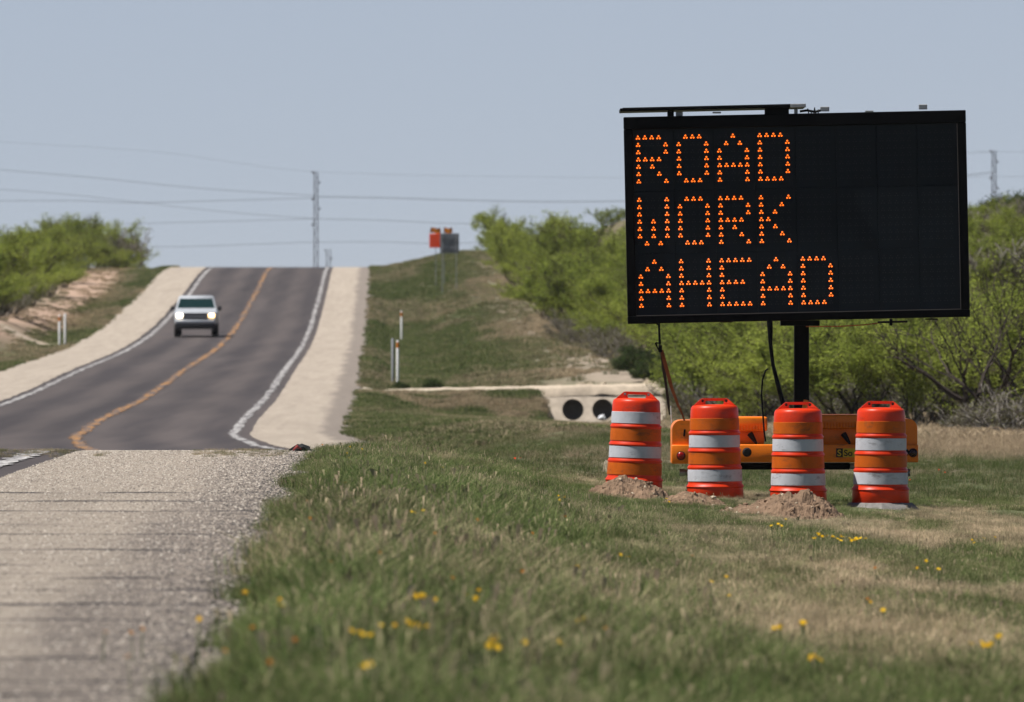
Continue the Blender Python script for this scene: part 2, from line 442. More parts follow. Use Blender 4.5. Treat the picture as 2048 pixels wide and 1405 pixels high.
def xE(d): return -0.70 + SLOPE * np.asarray(d, float) + mirage_hook(d)
O_RA, O_RW, O_Y, O_LW, O_LA, O_LE = 2.28, 2.70, 6.2, 9.8, 10.2, 12.5     # offsets to the left of the right shoulder edge

def G(x, d, rough=True):
    x = np.asarray(x, float); d = np.asarray(d, float)
    u = x - xE(d); r = zr(d)
    # right verge, near field
    zf = zfield(d) - 0.06 * (np.clip(u, 2.5, 7) - 4.2)
    t = sstep(0.1, 2.6, u)
    near = r * (1 - t) + zf * t
    # knoll of verge grass beside the near crest
    near = near + 0.05 * sstep(0.2, 1.0, u) * (1 - sstep(1.6, 3.4, u)) * sstep(70, 105, d) * (1 - sstep(125, 160, d))
    bank = (0.45 + 0.5 * sstep(370, 560, d)) * (sstep(2, 8, u) * (1 - sstep(520, 640, d)) + sstep(0.5, 6, u) * sstep(520, 640, d))
    dt = 1 - sstep(540, 680, d)
    far = r - 0.25 * dt * sstep(0, 1.2, u) * (1 - sstep(2.5, 5, u)) + bank - 0.15 * dt * sstep(0, 1, u)
    k = sstep(345.7, 345.85, d)
    right = near * (1 - k) + far * k
    # embankment of the side drive
    emb = sstep(338, 345.6, d) * (1 - sstep(352.5, 360, d)) * sstep(-0.2, 1.0, u)
    hw = sstep(5.5, 5.62, u) * (1 - sstep(9.3, 9.45, u))           # vertical face at the headwall
    emb = emb * (1 - hw) + hw * sstep(345.75, 345.85, d) * (1 - sstep(352.5, 360, d))
    right = right * (1 - emb) + emb * (-1.70 + 0.021 * np.clip(u, 0, 12))
    hill = 0.36 * np.maximum(0, u - 10.5) * sstep(300, 380, d) + 0.16 * np.maximum(0, u - 15.5) * sstep(205, 240, d) * (1 - sstep(300, 380, d))
    right = right + np.minimum(hill, np.maximum(0.3, 0.0108 * d - r - 1.2) * (1 - sstep(900, 1100, d)))
    # left verge
    v = -u - O_LE
    left = r - 0.22 * sstep(0, 1.3, v) + np.interp(d, [400, 480, 566, 620, 700, 2000], [0.0, 1.15, 0.6, 0.25, 0.05, 0.05]) * sstep(1.4, 4.4, v) + 0.05 * np.maximum(0, v - 4.5) * sstep(400, 470, d) - 0.25 * sstep(0, 3, v) * (1 - sstep(400, 470, d))
    z = np.where(u > 0, right, np.where(v > 0, left, r - 0.07))
    z = np.where((u <= 0) & (u > -0.12), r - 0.02, z)
    if rough:
        a = sstep(0.1, 0.8, u) + sstep(0.1, 0.8, v)
        fd = 1 - 0.75 * sstep(150, 330, d)
        z = z + a * fd * ((fbm(x * 1.3, d * 0.5, 5) - 0.5) * 0.07 + (fbm(x * 4, d * 1.6, 9, 2) - 0.5) * 0.03)
        # rut with a ragged lip behind the drums
        rut = np.exp(-((d - 107.4 - 0.3 * np.sin(x * 2)) / 0.45) ** 2) * sstep(4.1, 4.6, x)
        z = z - 0.07 * rut + 0.05 * np.exp(-((d - 108.6) / 0.5) ** 2) * sstep(4.1, 4.6, x)
    return z

def g1(x, d): return float(G(np.array([x]), np.array([d]))[0])
def X(px, d): return (px - 1024) / F * d
def Z(py, d): return (HY - py) / F * d
DS = np.concatenate([np.arange(25, 130, 0.1), np.arange(130, 800, 0.5)])
def hit(px, py, dmin=25):
    """first point of the terrain seen at a pixel of the photograph"""
    zs = Z(py, DS); gz = G(X(px, DS), DS, False)
    ok = (gz >= zs) & (DS >= dmin)
    i = int(np.argmax(ok)) if ok.any() else len(DS) - 1
    return float(X(px, DS[i])), float(DS[i])

# ------------------------------------------------------------------ ground sheet
def ground():
    rows = np.concatenate([np.arange(-60, 24, 6), np.arange(24, 124, 0.4), np.arange(124, 336, 1.2), np.arange(336, 362, 0.15), np.arange(362, 760, 1.5),
                           np.arange(760, 1100, 12), np.array([1200, 1400, 1700, 2200, 3000, 4500, 7000, 9000])])
    us = np.concatenate([[-5000, -2500, -1200, -600, -300, -150, -90, -60, -45, -36, -30], np.arange(-26, -12.6, 0.5), [-12.5, -12.3, -9, -6, -3, -0.12, 0.0],
                         np.arange(0.2, 6, 0.22), np.arange(6.1, 11, 0.1), np.arange(11, 18, 0.4), np.arange(18.5, 34, 1.2), [36, 40, 50, 70, 100, 160, 300, 600, 1200, 2500, 5000]])
    D, U = np.meshgrid(rows, us, indexing='ij')
    Xx = xE(np.clip(D, 0, 9000)) + U
    Zz = G(Xx, np.clip(D, 0, 9000))
    n, m = D.shape
    V = np.stack([Xx, D, Zz], -1).reshape(-1, 3)
    idx = np.arange(n * m).reshape(n, m)
    Fq = np.stack([idx[:-1, :-1], idx[:-1, 1:], idx[1:, 1:], idx[1:, :-1]], -1).reshape(-1, 4)
    me = bpy.data.meshes.new('ground')
    me.vertices.add(len(V)); me.vertices.foreach_set('co', V.ravel())
    me.loops.add(len(Fq) * 4); me.loops.foreach_set('vertex_index', Fq.ravel())
    me.polygons.add(len(Fq)); me.polygons.foreach_set('loop_start', np.arange(len(Fq)) * 4)
    me.update(calc_edges=True)
    me.polygons.foreach_set('use_smooth', np.ones(len(Fq), bool))
    # colour of soil and low cover (no light in it)
    x = V[:, 0]; d = V[:, 1]; u = U.ravel(); v = -u - O_LE
    c = np.tile(np.array([0.10, 0.11, 0.055]), (len(V), 1))
    def put(col, w):
        nonlocal c
        c = c * (1 - w[:, None]) + np.array(col) * w[:, None]
    put((0.22, 0.18, 0.13), 0.7 * sstep(0.48, 0.68, fbm(x * 0.55, d * 0.10, 21)))
    put((0.075, 0.095, 0.038), (1 - sstep(0.6, 3.2, u)) * (u > 0) * 0.8)
    put((0.21, 0.175, 0.135), sstep(350, 372, d) * sstep(4.5, 8.0, u + 1.5 * (fbm(x * .4, d * .04, 3) - .5)) * 0.8)      # bare dry bank under the far brush
    put((0.21, 0.17, 0.125), sstep(5.5, 7, u) * sstep(165, 195, d) * (1 - sstep(235, 260, d)) * 0.9)      # dry straw by the right thicket
    put((0.32, 0.265, 0.21), np.exp(-((u - 8.2) / 1.9) ** 2) * sstep(353, 358, d) * (1 - sstep(385, 440, d)) * sstep(.3, .5, fbm(x * .8, d * .08, 51)))
    put((0.13, 0.11, 0.07), sstep(9.5, 11.5, u) * sstep(235, 260, d) * 0.9)
    # left bank
    put((0.075, 0.095, 0.03), (v > -0.3) * (1 - sstep(1.2, 3.5, v)) * sstep(380, 400, d))
    soil = sstep(1.8, 3.0, v + 0.8 * (fbm(x * .5, d * .05, 8) - .5)) * sstep(455, 480, d)
    put((0.23, 0.18, 0.13), soil * 0.75)
    band = np.exp(-((v - (3.3 + 0.5 * np.sin(d * .03))) / 1.3) ** 2) * sstep(455, 500, d)
    put((0.40, 0.285, 0.215), np.clip(band * 1.4, 0, 1) * sstep(0.12, 0.36, fbm(x * .5, d * .03, 31)))
    trk = np.exp(-((d - 497 - 1.2 * v) / 4.5) ** 2) * (v > -0.2)
    put((0.40, 0.33, 0.26), np.clip(trk * 1.2, 0, 1))
    put((0.40, 0.33, 0.26), sstep(344.5, 346, d) * (1 - sstep(352, 354, d)) * (u > -0.1) * (u < 30) * sstep(0.3, 0.5, fbm(x, d, 4) + 0.25))
    put((0.25, 0.21, 0.18), (u > -0.2) * (1 - sstep(0.0, 0.35, u)))
    put((0.25, 0.21, 0.18), (v > -0.2) * (1 - sstep(0.0, 0.3, v)))
    a = me.color_attributes.new('gcol', 'FLOAT_COLOR', 'POINT')
    a.data.foreach_set('color', np.concatenate([c, np.ones((len(c), 1))], 1).ravel())
    me.materials.append(M['ground'])
    o = link('ground', me); o['kind'] = 'structure'
ground()

DROAD = np.concatenate([np.arange(-60, 20, 8), np.arange(20, 130, 1.0), np.arange(130, 760, 2.0), np.arange(760, 1200, 15)])
def strip(name, o0, o1, lift, m, cols=2, jit=0.0, d0=-60, d1=1200, ds=None):
    ds = (DROAD if ds is None else ds); ds = ds[(ds >= d0) & (ds <= d1)]
    vs = []; lat = []; fs = []
    for k, d in enumerate(ds):
        for q in range(cols + 1):
            o = o0 + (o1 - o0) * q / cols
            if jit and q in (0, cols): o += random.uniform(-jit, jit)
            dd = max(0, d)
            vs.append((float(xE(dd)) - o, d, float(zr(dd)) + lift)); lat.append(o)
    for k in range(len(ds) - 1):
        for q in range(cols):
            a = k * (cols + 1) + q
            fs.append((a, a + cols + 1, a + cols + 2, a + 1))
    me = bpy.data.meshes.new(name); me.from_pydata(vs, [], fs)
    me.attributes.new('lat', 'FLOAT', 'POINT').data.foreach_set('value', lat)
    me.polygons.foreach_set('use_smooth', [True] * len(fs))
    me.materials.append(m); me.update()
    if me.polygons[0].normal.z < 0: me.flip_normals()
    o = link(name, me); o['kind'] = 'structure'
    return o
strip('road', O_RA, O_LA, 0.0, M['asphalt'], 8, 0.0)
strip('road_shoulder', 0.0, O_RA + 0.06, 0.006, M['shoulder'], 6, 0.02)
SH = bpy.data.objects['road_shoulder']
strip('road_shoulder', O_LA - 0.06, O_LE, 0.006, M['shoulder'], 6, 0.05)
fine = np.concatenate([np.arange(20, 130, 0.5), np.arange(130, 760, 0.8), np.arange(760, 900, 6)])
strip('edge_line', O_RW - 0.10, O_RW + 0.10, 0.010, M['white_line'], 1, 0.055, ds=fine)
strip('edge_line', O_LW - 0.10, O_LW + 0.10, 0.010, M['white_line'], 1, 0.055, ds=fine)
strip('centre_line', O_Y - 0.12, O_Y + 0.12, 0.010, M['yellow_line'], 1, 0.07, ds=fine)

# side drive on its low embankment
def drive():
    us = np.arange(0.1, 13.5, 0.25); ds = np.concatenate([[345.35, 345.45], np.linspace(345.55, 352.3, 9)]); vs = []; fs = []; m = len(ds)
    for i, u in enumerate(us):
        for j, d in enumerate(ds):
            w = 0.3 * (fbm(np.array([u * 1.2]), np.array([j * 3.0]), 41)[0] - 0.5)
            x = float(xE(d)) + u; z = g1(x, 348.5) + 0.09 + 0.06 * (vnoise(np.array([u * 3.1]), np.array([d * 2.0]), 5)[0] - .5)
            if j == 0: z -= 0.24 + 0.08 * (vnoise(np.array([u * 2.3]), np.array([1.0]), 8)[0])
            if j == 1: z -= 0.06
            vs.append((x, d + (w if j > 1 else w * .3), z))
    for i in range(len(us) - 1):
        for j in range(m - 1):
            a = i * m + j; fs.append((a, a + m, a + m + 1, a + 1))
    b = MB(); b.add(vs, fs); o = b.build('driveway', M['drive'], smooth=60); o['kind'] = 'structure'
drive()

# ------------------------------------------------------------------ culvert
def culvert():
    d = 344.35; x0 = X(1094, d); x1 = X(1332, d); zt = Z(785, d); zb = Z(848, d)
    t = thing('culvert', 'pale concrete culvert headwall with two dark round pipes under the side drive', 'culvert', (x0, d, zb))
    H = zt - zb; Wd = x1 - x0
    cx = [X(1146, d) - x0, X(1206, d) - x0, X(1266, d) - x0]; cz = Z(820, d) - zb; R = 0.325; th = 0.28
    b = MB(); n = 24
    cuts = [0] + [(cx[i] + cx[i + 1]) / 2 for i in range(2)] + [Wd]
    for i in range(3):
        a0, a1 = cuts[i], cuts[i + 1]
        for y in (0.0, th):
            ring = []; outer = []
            for q in range(n):
                an = 2 * math.pi * q / n; c, s = math.cos(an), math.sin(an)
                ring.append((cx[i] + R * c, y, cz + R * s))
                tx = ((a1 - cx[i]) / c if c > 1e-6 else (a0 - cx[i]) / c if c < -1e-6 else 1e9)
                tz = ((H - cz) / s if s > 1e-6 else (-cz) / s if s < -1e-6 else 1e9)
                k = min(tx, tz); outer.append((cx[i] + k * c, y, cz + k * s))
            # corner fill
            fs = [(q, (q + 1) % n, n + (q + 1) % n, n + q) for q in range(n)]
            b.add(ring + outer, fs)
            for (qx, qz) in ((a0, 0), (a1, 0), (a0, H), (a1, H)):
                an = math.atan2(qz - cz, qx - cx[i]) % (2 * math.pi); q = int(an / (2 * math.pi) * n) % n
                b.add([outer[q], outer[(q + 1) % n], (qx, y, qz)], [(0, 1, 2)])
    b.add([(0, 0, H), (Wd, 0, H), (Wd, th, H), (0, th, H)], [(0, 1, 2, 3)])
    b.add([(0, 0, 0), (0, th, 0), (0, th, H), (0, 0, H)], [(0, 1, 2, 3)])
    b.add([(Wd, 0, 0), (Wd, th, 0), (Wd, th, H), (Wd, 0, H)], [(0, 1, 2, 3)])
    b.v = [(a, y + 1.25 * z, z) for a, y, z in b.v]          # sloped end treatment
    b.build('headwall', M['concrete'], t)
    w = MB(); w.add([(-0.02, 0.0, 0), (-0.40, -0.45, -0.05), (-0.40, -0.40, 0.12), (-0.02, 1.25 * H, H - 0.01), (-0.2, 0.1, 0), (-0.55, -0.38, -0.05), (-0.55, -0.33, 0.12), (-0.2, 1.25 * H, H - 0.01)],
                    [(0, 1, 2, 3), (7, 6, 5, 4), (3, 2, 6, 7), (1, 5, 6, 2)])
    w.build('wing_wall', M['concrete'], t)
    for i in range(3):
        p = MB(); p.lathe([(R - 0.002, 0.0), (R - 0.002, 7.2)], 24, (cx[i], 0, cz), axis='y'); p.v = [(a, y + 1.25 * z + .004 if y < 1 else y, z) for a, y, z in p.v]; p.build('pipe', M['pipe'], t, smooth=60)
    return t
culvert()
b = MB(); dd = 344.5
b.add([(X(1195, dd), dd, Z(838, dd)), (X(1212, dd), dd + .1, Z(839, dd)), (X(1208, dd), dd + .2, Z(829, dd)), (X(1199, dd), dd + .15, Z(831, dd)), (X(1204, dd), dd, Z(835, dd))],
      [(0, 4, 3), (4, 2, 3), (4, 1, 2), (0, 1, 4)])
tag(b.build('plastic_litter', M['litter']), 'crumpled white plastic litter lying in the mouth of a culvert pipe', 'litter')

def rock_mesh(seed, s=(1, 1, 0.7)):
    bm = bmesh.new(); bmesh.ops.create_icosphere(bm, subdivisions=2, radius=0.5)
    r = random.Random(seed); ph = [r.uniform(0, 6) for _ in range(6)]
    for v in bm.verts:
        n = v.co.normalized()
        k = 1 + 0.22 * math.sin(n.x * 4 + ph[0]) * math.cos(n.y * 5 + ph[1]) + 0.16 * math.sin(n.z * 7 + ph[2] + n.x * 3) + r.uniform(-.06, .06)
        v.co = Vector((n.x * s[0], n.y * s[1], n.z * s[2])) * 0.5 * k
    me = bpy.data.meshes.new('rock'); bm.to_mesh(me); bm.free(); me.materials.append(M['stone']); return me
rm = [rock_mesh(k) for k in range(4)]
rocks = [(1296, 770, 0.38, 'pale rock at the left end of the row of rocks beside the culvert drive'), (1312, 768, 0.30, None), (1328, 766, 0.42, None), (1343, 767, 0.40, None), (1360, 765, 0.34, None),
         (1409, 764, 0.55, 'large pale rock under the brush right of the hanging strap'), (1180, 773, 0.25, None), (1163, 774, 0.3, None), (1247, 772, 0.22, None), (1120, 776, 0.22, None), (1205, 772, 0.28, None)]
for k, (px, py, s, lab) in enumerate(rocks):
    d = 352.6 + 0.2 * (k % 3); x = X(px, d)
    o = link('rock', rm[k % 4]); o.location = (x, d, g1(x, d) + s * 0.2); o.scale = (s, s, s); o.rotation_euler = (0, 0, k * 1.3)
    tag(o, lab or 'small pale limestone rock on the edge of the gravel drive above the culvert', 'rock', 'rocks along the drive')
o = link('rock', rm[2]); d = 126; x = X(1218, d); o.location = (x, d, Z(874, d)); o.scale = (.10, .10, .22); o.rotation_euler = (0, .3, .6)
o.location.z = g1(x, d) + 0.05; o.scale = (.14, .14, .34)
tag(o, 'pale upright rock in the grass just left of the leftmost orange drum', 'rock')

# ------------------------------------------------------------------ message board trailer
DB = 110.0
FONT = {'R': '11110 10001 10001 11110 10100 10010 10001', 'O': '01110 10001 10001 10001 10001 10001 01110', 'A': '00100 01010 10001 10001 11111 10001 10001',
        'D': '11110 10001 10001 10001 10001 10001 11110', 'W': '10001 10001 10001 10101 10101 10101 01010', 'K': '10001 10010 10100 11000 10100 10010 10001',
        'H': '10001 10001 10001 11111 10001 10001 10001', 'E': '11111 10000 10000 11110 10000 10000 11111'}
def board():
    xc = X(1593.5, DB); zc = Z(434.5, DB); DT = 110.6
    xm = X(1603, DT); gz = g1(xm, DT)
    t = thing('message_board_trailer', 'black electronic message board reading ROAD WORK AHEAD on an orange trailer behind the drums', 'message sign', (xm, DT, gz))
    kB = F / DB; kT = F / DT
    roll = math.radians(-1.2)
    bo = Vector((xc - xm, DB - DT, zc - gz))                      # board centre relative to the root
    def bp(mb, name, m, smooth=None):
        o = mb.build(name, m, t, smooth); o.location = bo; o.rotation_euler = (0, roll, 0); return o
    Wd, H, dep = 3.31, 2.0, 0.20
    fl, ft, fb = 0.085, 0.12, 0.075
    # cabinet back and frame members (front of frame at y = 0, away is +y)
    c = MB(); c.bbox((0, 0.125, 0), (Wd - 0.02, 0.13, H - 0.02), 0.01); bp(c, 'cabinet', M['black'])
    for nm, ce, di in (('frame', (0, 0.05, H / 2 - ft / 2), (Wd, 0.12, ft)), ('frame', (0, 0.05, -H / 2 + fb / 2), (Wd, 0.12, fb)),
                       ('frame', (-Wd / 2 + fl / 2, 0.05, (fb - ft) / 2), (fl, 0.118, H - ft - fb)), ('frame', (Wd / 2 - fl / 2, 0.05, (fb - ft) / 2), (fl, 0.118, H - ft - fb))):
        f = MB(); f.bbox(ce, di, 0.008); bp(f, nm, M['black'])
    # thin worn edges along the inside of the frame
    e = MB(); e.box((0, -0.012, -H / 2 + fb + 0.003), (Wd - 2 * fl, 0.004, 0.006)); e.box((Wd / 2 - fl - 0.003, -0.012, -0.02), (0.005, 0.004, H - ft - fb - 0.02))
    bp(e, 'trim_strip', M['edge'])
    # display modules with pixels
    fw = Wd - 2 * fl; fh = H - ft - fb; mw = fw / 8; mh = fh / 3
    lines = ['ROAD    ', 'WORK    ', 'AHEAD   ']
    mm = MB(); mm.bbox((0, 0, 0), (mw - 0.003, 0.02, mh - 0.0016), 0.001, 1); mme = mm.mesh('display_module', M['face'])
    px = MB()
    for (a, z) in ((0, 0.0125), (-0.0125, -0.0095), (0.0125, -0.0095)):
        px.lathe([(0.0088, 0), (0.0082, -0.004), (0.0045, -0.0075)], 8, (a, 0, z), axis='y', top=True)
    pme = px.mesh('lit_pixel', M['led'])
    cp, rp = 0.0665, 0.0705
    ox = -2 * cp - 0.012; oz = 3 * rp + 0.008
    dead = MB()
    for r in range(3):
        for q in range(8):
            mo = link('display_module', mme, t)
            lc = Vector((-fw / 2 + mw * (q + 0.5), 0.048, H / 2 - ft - mh * (r + 0.5)))
            R = Matrix.Rotation(roll, 3, 'Y')
            mo.location = bo + R @ lc; mo.rotation_euler = (0, roll, 0)
            rows = FONT.get(lines[r][q], '00000 ' * 7).split()
            for j in range(7):
                for i in range(5):
                    p = (ox + i * cp, -0.0105, oz - j * rp)
                    if rows[j][i] == '1':
                        l = link('lit_pixel', pme, mo); l.location = p
                    else:
                        for (a, z) in ((0, 0.0125), (-0.0125, -0.0095), (0.0125, -0.0095)):
                            w = lc + Vector((p[0] + a, p[1], p[2] + z))
                            dead.add([(w.x + 0.007 * math.cos(k * 1.2566), w.y - 0.001, w.z + 0.007 * math.sin(k * 1.2566)) for k in range(5)], [(0, 1, 2, 3, 4)])
    do = bp(dead, 'unlit_pixels', M['deadled']); do['kind'] = 'stuff'
    # solar panel over the top, folded flat, overhanging the left end
    def P(pxx, pyy, d=DB): return Vector((X(pxx, d) - xm, d - DT, Z(pyy, d) - gz))
    a, bb = P(1240, 220.5), P(1611, 212)
    rot = Matrix.Rotation(-math.atan2(bb.z - a.z, bb.x - a.x), 3, 'Y')
    mid = (a + bb) / 2; L = (bb - a).length
    s = MB(); s.bbox(mid + Vector((0, 0.42, 0)), (L, 0.95, 0.030), 0.004, 1, rot=rot); sp = s.build('solar_panel', M['black'], t)
    s = MB(); s.bbox(mid + Vector((0, 0.42, 0.018)), (L - 0.05, 0.90, 0.006), 0.002, 1, rot=rot); s.build('solar_cells', M['solar'], sp)
    s = MB(); q = P(1596, 212); s.bbox(q + Vector((0.0, -0.045, 0)), (0.15, 0.04, 0.036), 0.004, 1, rot=rot); s.build('end_cap', M['alu'], sp)
    def tb(name, p0, p1, y, dy, m, z0=None):
        A, B = P(p0[0], p0[1]), P(p1[0], p1[1])
        k = MB(); k.bbox(((A.x + B.x) / 2, A.y + y, (A.z + B.z) / 2), (abs(B.x - A.x), dy, abs(A.z - B.z)), 0.005, 1); return k.build(name, m, t)
    tb('panel_bracket', (1335, 222), (1348, 234), 0.12, 0.14, M['black']); tb('panel_bracket', (1352, 224), (1366, 232), 0.14, 0.1, M['steel'])
    tb('panel_mount', (1530, 214), (1578, 232), 0.12, 0.2, M['black'])
    tb('panel_bracket', (1589, 217), (1596, 230), 0.12, 0.06, M['steel'])
    tb('sensor_box', (1641, 213.5), (1659, 223), 0.08, 0.06, M['alu']); tb('sensor_box', (1838, 209), (1855, 219), 0.08, 0.06, M['alu'])
    for pxx in (1425, 1730): tb('data_plate', (pxx, 224 if pxx < 1600 else 221.5), (pxx + 17, 227.5 if pxx < 1600 else 225), -0.012, 0.006, M['alu'])
    k = MB()
    for i, (pxx, h) in enumerate(((1618, 9), (1623, 6), (1628, 11), (1632, 8), (1637, 7))):
        k.tube([P(pxx, 228) + Vector((0, .08, 0)), P(pxx + (i % 3 - 1) * 2, 226 - h) + Vector((0, .08, 0))], 0.006, 5)
    k.tube([P(1600, 223) + Vector((0, .06, 0)), P(1615, 221) + Vector((0, .06, 0)), P(1630, 224) + Vector((0, .06, 0)), P(1642, 221) + Vector((0, .06, 0))], 0.012, 6)
    k.build('wiring', M['black'], t)
    # under the board: turntable, lock rod, hanging cables
    tb('turntable', (1562, 641), (1640, 652), 0.28, 0.36, M['black'])
    A = P(1755, 645); B_ = P(1815, 643.5); k = MB(); k.tube([A, B_], 0.011, 6); k.bbox(P(1782, 645), (0.03, 0.03, 0.065), 0.004, 1); k.build('lock_rod', M['black'], t)
    k = MB(); k.tube([P(1612, 653.5), P(1680, 653), P(1730, 650), P(1760, 646)], 0.006, 5); k.build('cable', M['strap'], t)
    for pxx in (1290, 1440, 1850): tb('mount_tab', (pxx, 640), (pxx + 26, 648.5 - (pxx - 1290) * 0.02), 0.05, 0.08, M['black'])
    k = MB(); k.tube([P(1539, 640), P(1540, 655), P(1541, 690), P(1546, 730), P(1556, 770), P(1566, 808), P(1572, 850)], [0.028, 0.028, 0.018, 0.018, 0.022, 0.024, 0.024], 8); k.build('cable', M['black'], t, 60)
    k = MB(); k.tube([P(1536, 738), P(1531, 742), P(1525, 760), P(1523, 790), P(1526, 830), P(1528, 860), P(1531, 884)], 0.009, 6); k.build('cable', M['black'], t, 60)
    # mast
    q0 = P(1588, 650, DT); q1 = P(1618, 880, DT)
    k = MB(); k.bbox(((q0.x + q1.x) / 2, 0, (q0.z + q1.z) / 2), (q1.x - q0.x, 0.145, q0.z - q1.z), 0.012, 2); k.build('mast', M['black'], t)
    k = MB(); q = P(1610, 812, 110.3); k.bbox(q, (0.05, 0.03, 0.12), 0.01, 2, rot=Matrix.Rotation(0.2, 3, 'Y')); k.build('lever', M['orange'], t)
    # trailer body: everything below is placed from pixels at the trailer's own distance
    def T(pxx, pyy, d=DT): return Vector((X(pxx, d) - xm, d - DT, Z(pyy, d) - gz))
    def tbox(name, p0, p1, y, dy, m, r=0.01, parent=None, seg=2):
        A, B = T(*p0), T(*p1); k = MB(); k.bbox(((A.x + B.x) / 2, y, (A.z + B.z) / 2), (B.x - A.x, dy, A.z - B.z), r, seg); return k.build(name, m, parent or t, 50)
    # fenders: rounded outer top corner, running along the trailer
    def fender(pa, pb, pt, pbm, side):
        A, B = T(pa, pt), T(pb, pbm); w = B.x - A.x; h = A.z - B.z; r = 0.09; k = MB()
        pl = [(A.x, B.z), (B.x, B.z)]
        arc = lambda cx, cz, a0, a1: [(cx + r * math.cos(a0 + (a1 - a0) * i / 6), cz + r * math.sin(a0 + (a1 - a0) * i / 6)) for i in range(7)]
        if side < 0: pl += [(B.x, A.z)] + arc(A.x + r, A.z - r, math.pi / 2, math.pi)
        else: pl += arc(B.x - r, A.z - r, 0, math.pi / 2) + [(A.x, A.z)]
        k.prism(pl, -0.1, 1.1); k2 = k.build('fender', M['orange'], t, 50)
        l = MB(); zz = T(0, 889).z
        l.bbox(((A.x + B.x) / 2, -0.118, (zz + B.z) / 2 - 0.004), (w + 0.016, 0.05, zz - B.z), 0.012, 2); l.build('light_panel', M['orange'], t, 50)
        return k2
    fender(1344, 1393, 841, 927, -1); fender(1786, 1834, 838, 924, 1)
    beam = tbox('rear_beam', (1394, 889), (1785, 925), -0.06, 0.12, M['orange'], 0.012)
    def lens(pxx, pyy, r, m, name='tail_light'):
        q = T(pxx, pyy, DT - 0.147); k = MB(); k.lathe([(r * 1.18, 0.02), (r * 1.18, -0.004), (r * 1.0, -0.008)], 20, q, axis='y', top=True); o = k.build('lamp_rim', M['rubber'], t, 40)
        k = MB(); k.lathe([(r, -0.006), (r * 0.8, -0.016), (r * 0.35, -0.021)], 20, q, axis='y', top=True); return k.build(name, m, t, 60)
    lens(1362, 912, 0.037, M['redlens']); lens(1826, 906, 0.037, M['darklens'])
    for pxx in (1494, 1810):
        q = T(pxx, 905, DT - 0.125); k = MB(); k.lathe([(0.045, 0.02), (0.045, -0.01), (0.03, -0.03)], 18, q, axis='y', top=True); k.build('marker_lamp', M['rubber'], t, 40)
    def battery(pa, pb, pt, pl):
        bx = tbox('battery_box', (pa + 5, pl), (pb - 6, 890), 0.42, 0.7, M['orange'], 0.01)
        tbox('lid', (pa, pt), (pb, pl + 1), 0.40, 0.78, M['orange'], 0.02, bx)
        k = MB(); A, B = T(pa, pl - 9), T(pb, pl - 3); n = int((B.x - A.x) / 0.028)
        for i in range(n): k.box((A.x + (i + .5) * (B.x - A.x) / n, 0.0, (A.z + B.z) / 2), (0.012, 0.05, 0.05))
        k.build('ribs', M['orange'], bx)
        k = MB(); A = T(pb - 35, 868); Bq = T(pb - 22, 888); k.tube([(A.x, 0.03, A.z), ((A.x + Bq.x) / 2, 0.01, (A.z + Bq.z) / 2), (Bq.x, 0.0, Bq.z)], [0.03, 0.022, 0.012], 8); k.build('latch', M['rubber'], bx, 50)
    battery(1440, 1535, 834, 862); battery(1625, 1722, 830, 857)
    # decal
    zt, zb2 = T(0, 897).z, T(0, 914.5).z; y = -0.1225
    xa, xb, xd = T(1671.5, 0).x, T(1685, 0).x, T(1760, 0).x
    k = MB(); k.box(((xa + xb) / 2, y, (zt + zb2) / 2), (xb - xa, 0.004, zt - zb2)); dk = k.build('maker_decal', M['decal_black'], t)
    k = MB(); k.box(((xb + xd) / 2, y, (zt + zb2) / 2), (xd - xb, 0.004, zt - zb2)); k.build('decal_field', M['decal_yellow'], dk)
    def text(s, x, z, size, m):
        cu = bpy.data.curves.new('lettering', 'FONT'); cu.body = s; cu.size = size; cu.extrude = 0.001; cu.offset = 0.0015
        cu.materials.append(m); fo = bpy.data.objects.new('lettering', cu); me = bpy.data.meshes.new_from_object(fo); bpy.data.objects.remove(fo); o = link('lettering', me, dk)
        o.location = (x, y - 0.004, z); o.rotation_euler = (math.pi / 2, 0, 0)
    text('S', xa + 0.011, zb2 + 0.011, 0.088, M['decal_yellow']); text('So', xb + 0.009, zb2 + 0.012, 0.085, M['decal_black'])
    # black under-frame, axle, wheels, tongue and jacks
    tbox('axle_beam', (1400, 926), (1700, 940), 0.1, 0.1, M['black'], 0.01); tbox('axle_end', (1700, 927), (1790, 939), 0.1, 0.09, M['steel'], 0.01)
    for pxx in (1408, 1772):
        q = T(pxx, 945); k = MB(); R = 0.27
        k.lathe([(0.15, -0.085), (R - 0.03, -0.09), (R, -0.06), (R, 0.06), (R - 0.03, 0.09), (0.15, 0.085)], 32, (q.x, 0.62, R + 0.0), axis='x'); w = k.build('wheel', M['rubber'], t, 40)
        k = MB(); k.lathe([(0.16, -0.07), (0.14, -0.03), (0.05, -0.05)], 24, (q.x, 0.62, R), axis='x', top=True); k.build('rim', M['steel'], w, 40)
    for sgn, pxx, pyy in ((-1, 1366, 946), (1, 1817, 946)):
        q = T(pxx, pyy); k = MB(); k.tube([(q.x - sgn * 0.12, 0.15, q.z + 0.02), (q.x - sgn * .02, 0.15, q.z)], 0.028, 8); k.lathe([(0.036, -0.03), (0.036, 0.02)], 12, (q.x, 0.15, q.z), axis='x', top=True, bot=True)
        k.tube([(q.x - sgn * 0.1, 0.15, q.z), (q.x - sgn * 0.1, 0.15, 0.03)], 0.025, 8); k.bbox((q.x - sgn * .1, 0.15, 0.02), (0.14, 0.14, 0.02), 0.004, 1)
        k.build('stabiliser_jack', M['steel'], t, 40)
    k = MB(); k.bbox((T(1603, 930).x, 1.6, T(0, 925).z), (0.1, 3.2, 0.1), 0.008, 1); k.build('tongue', M['black'], t)
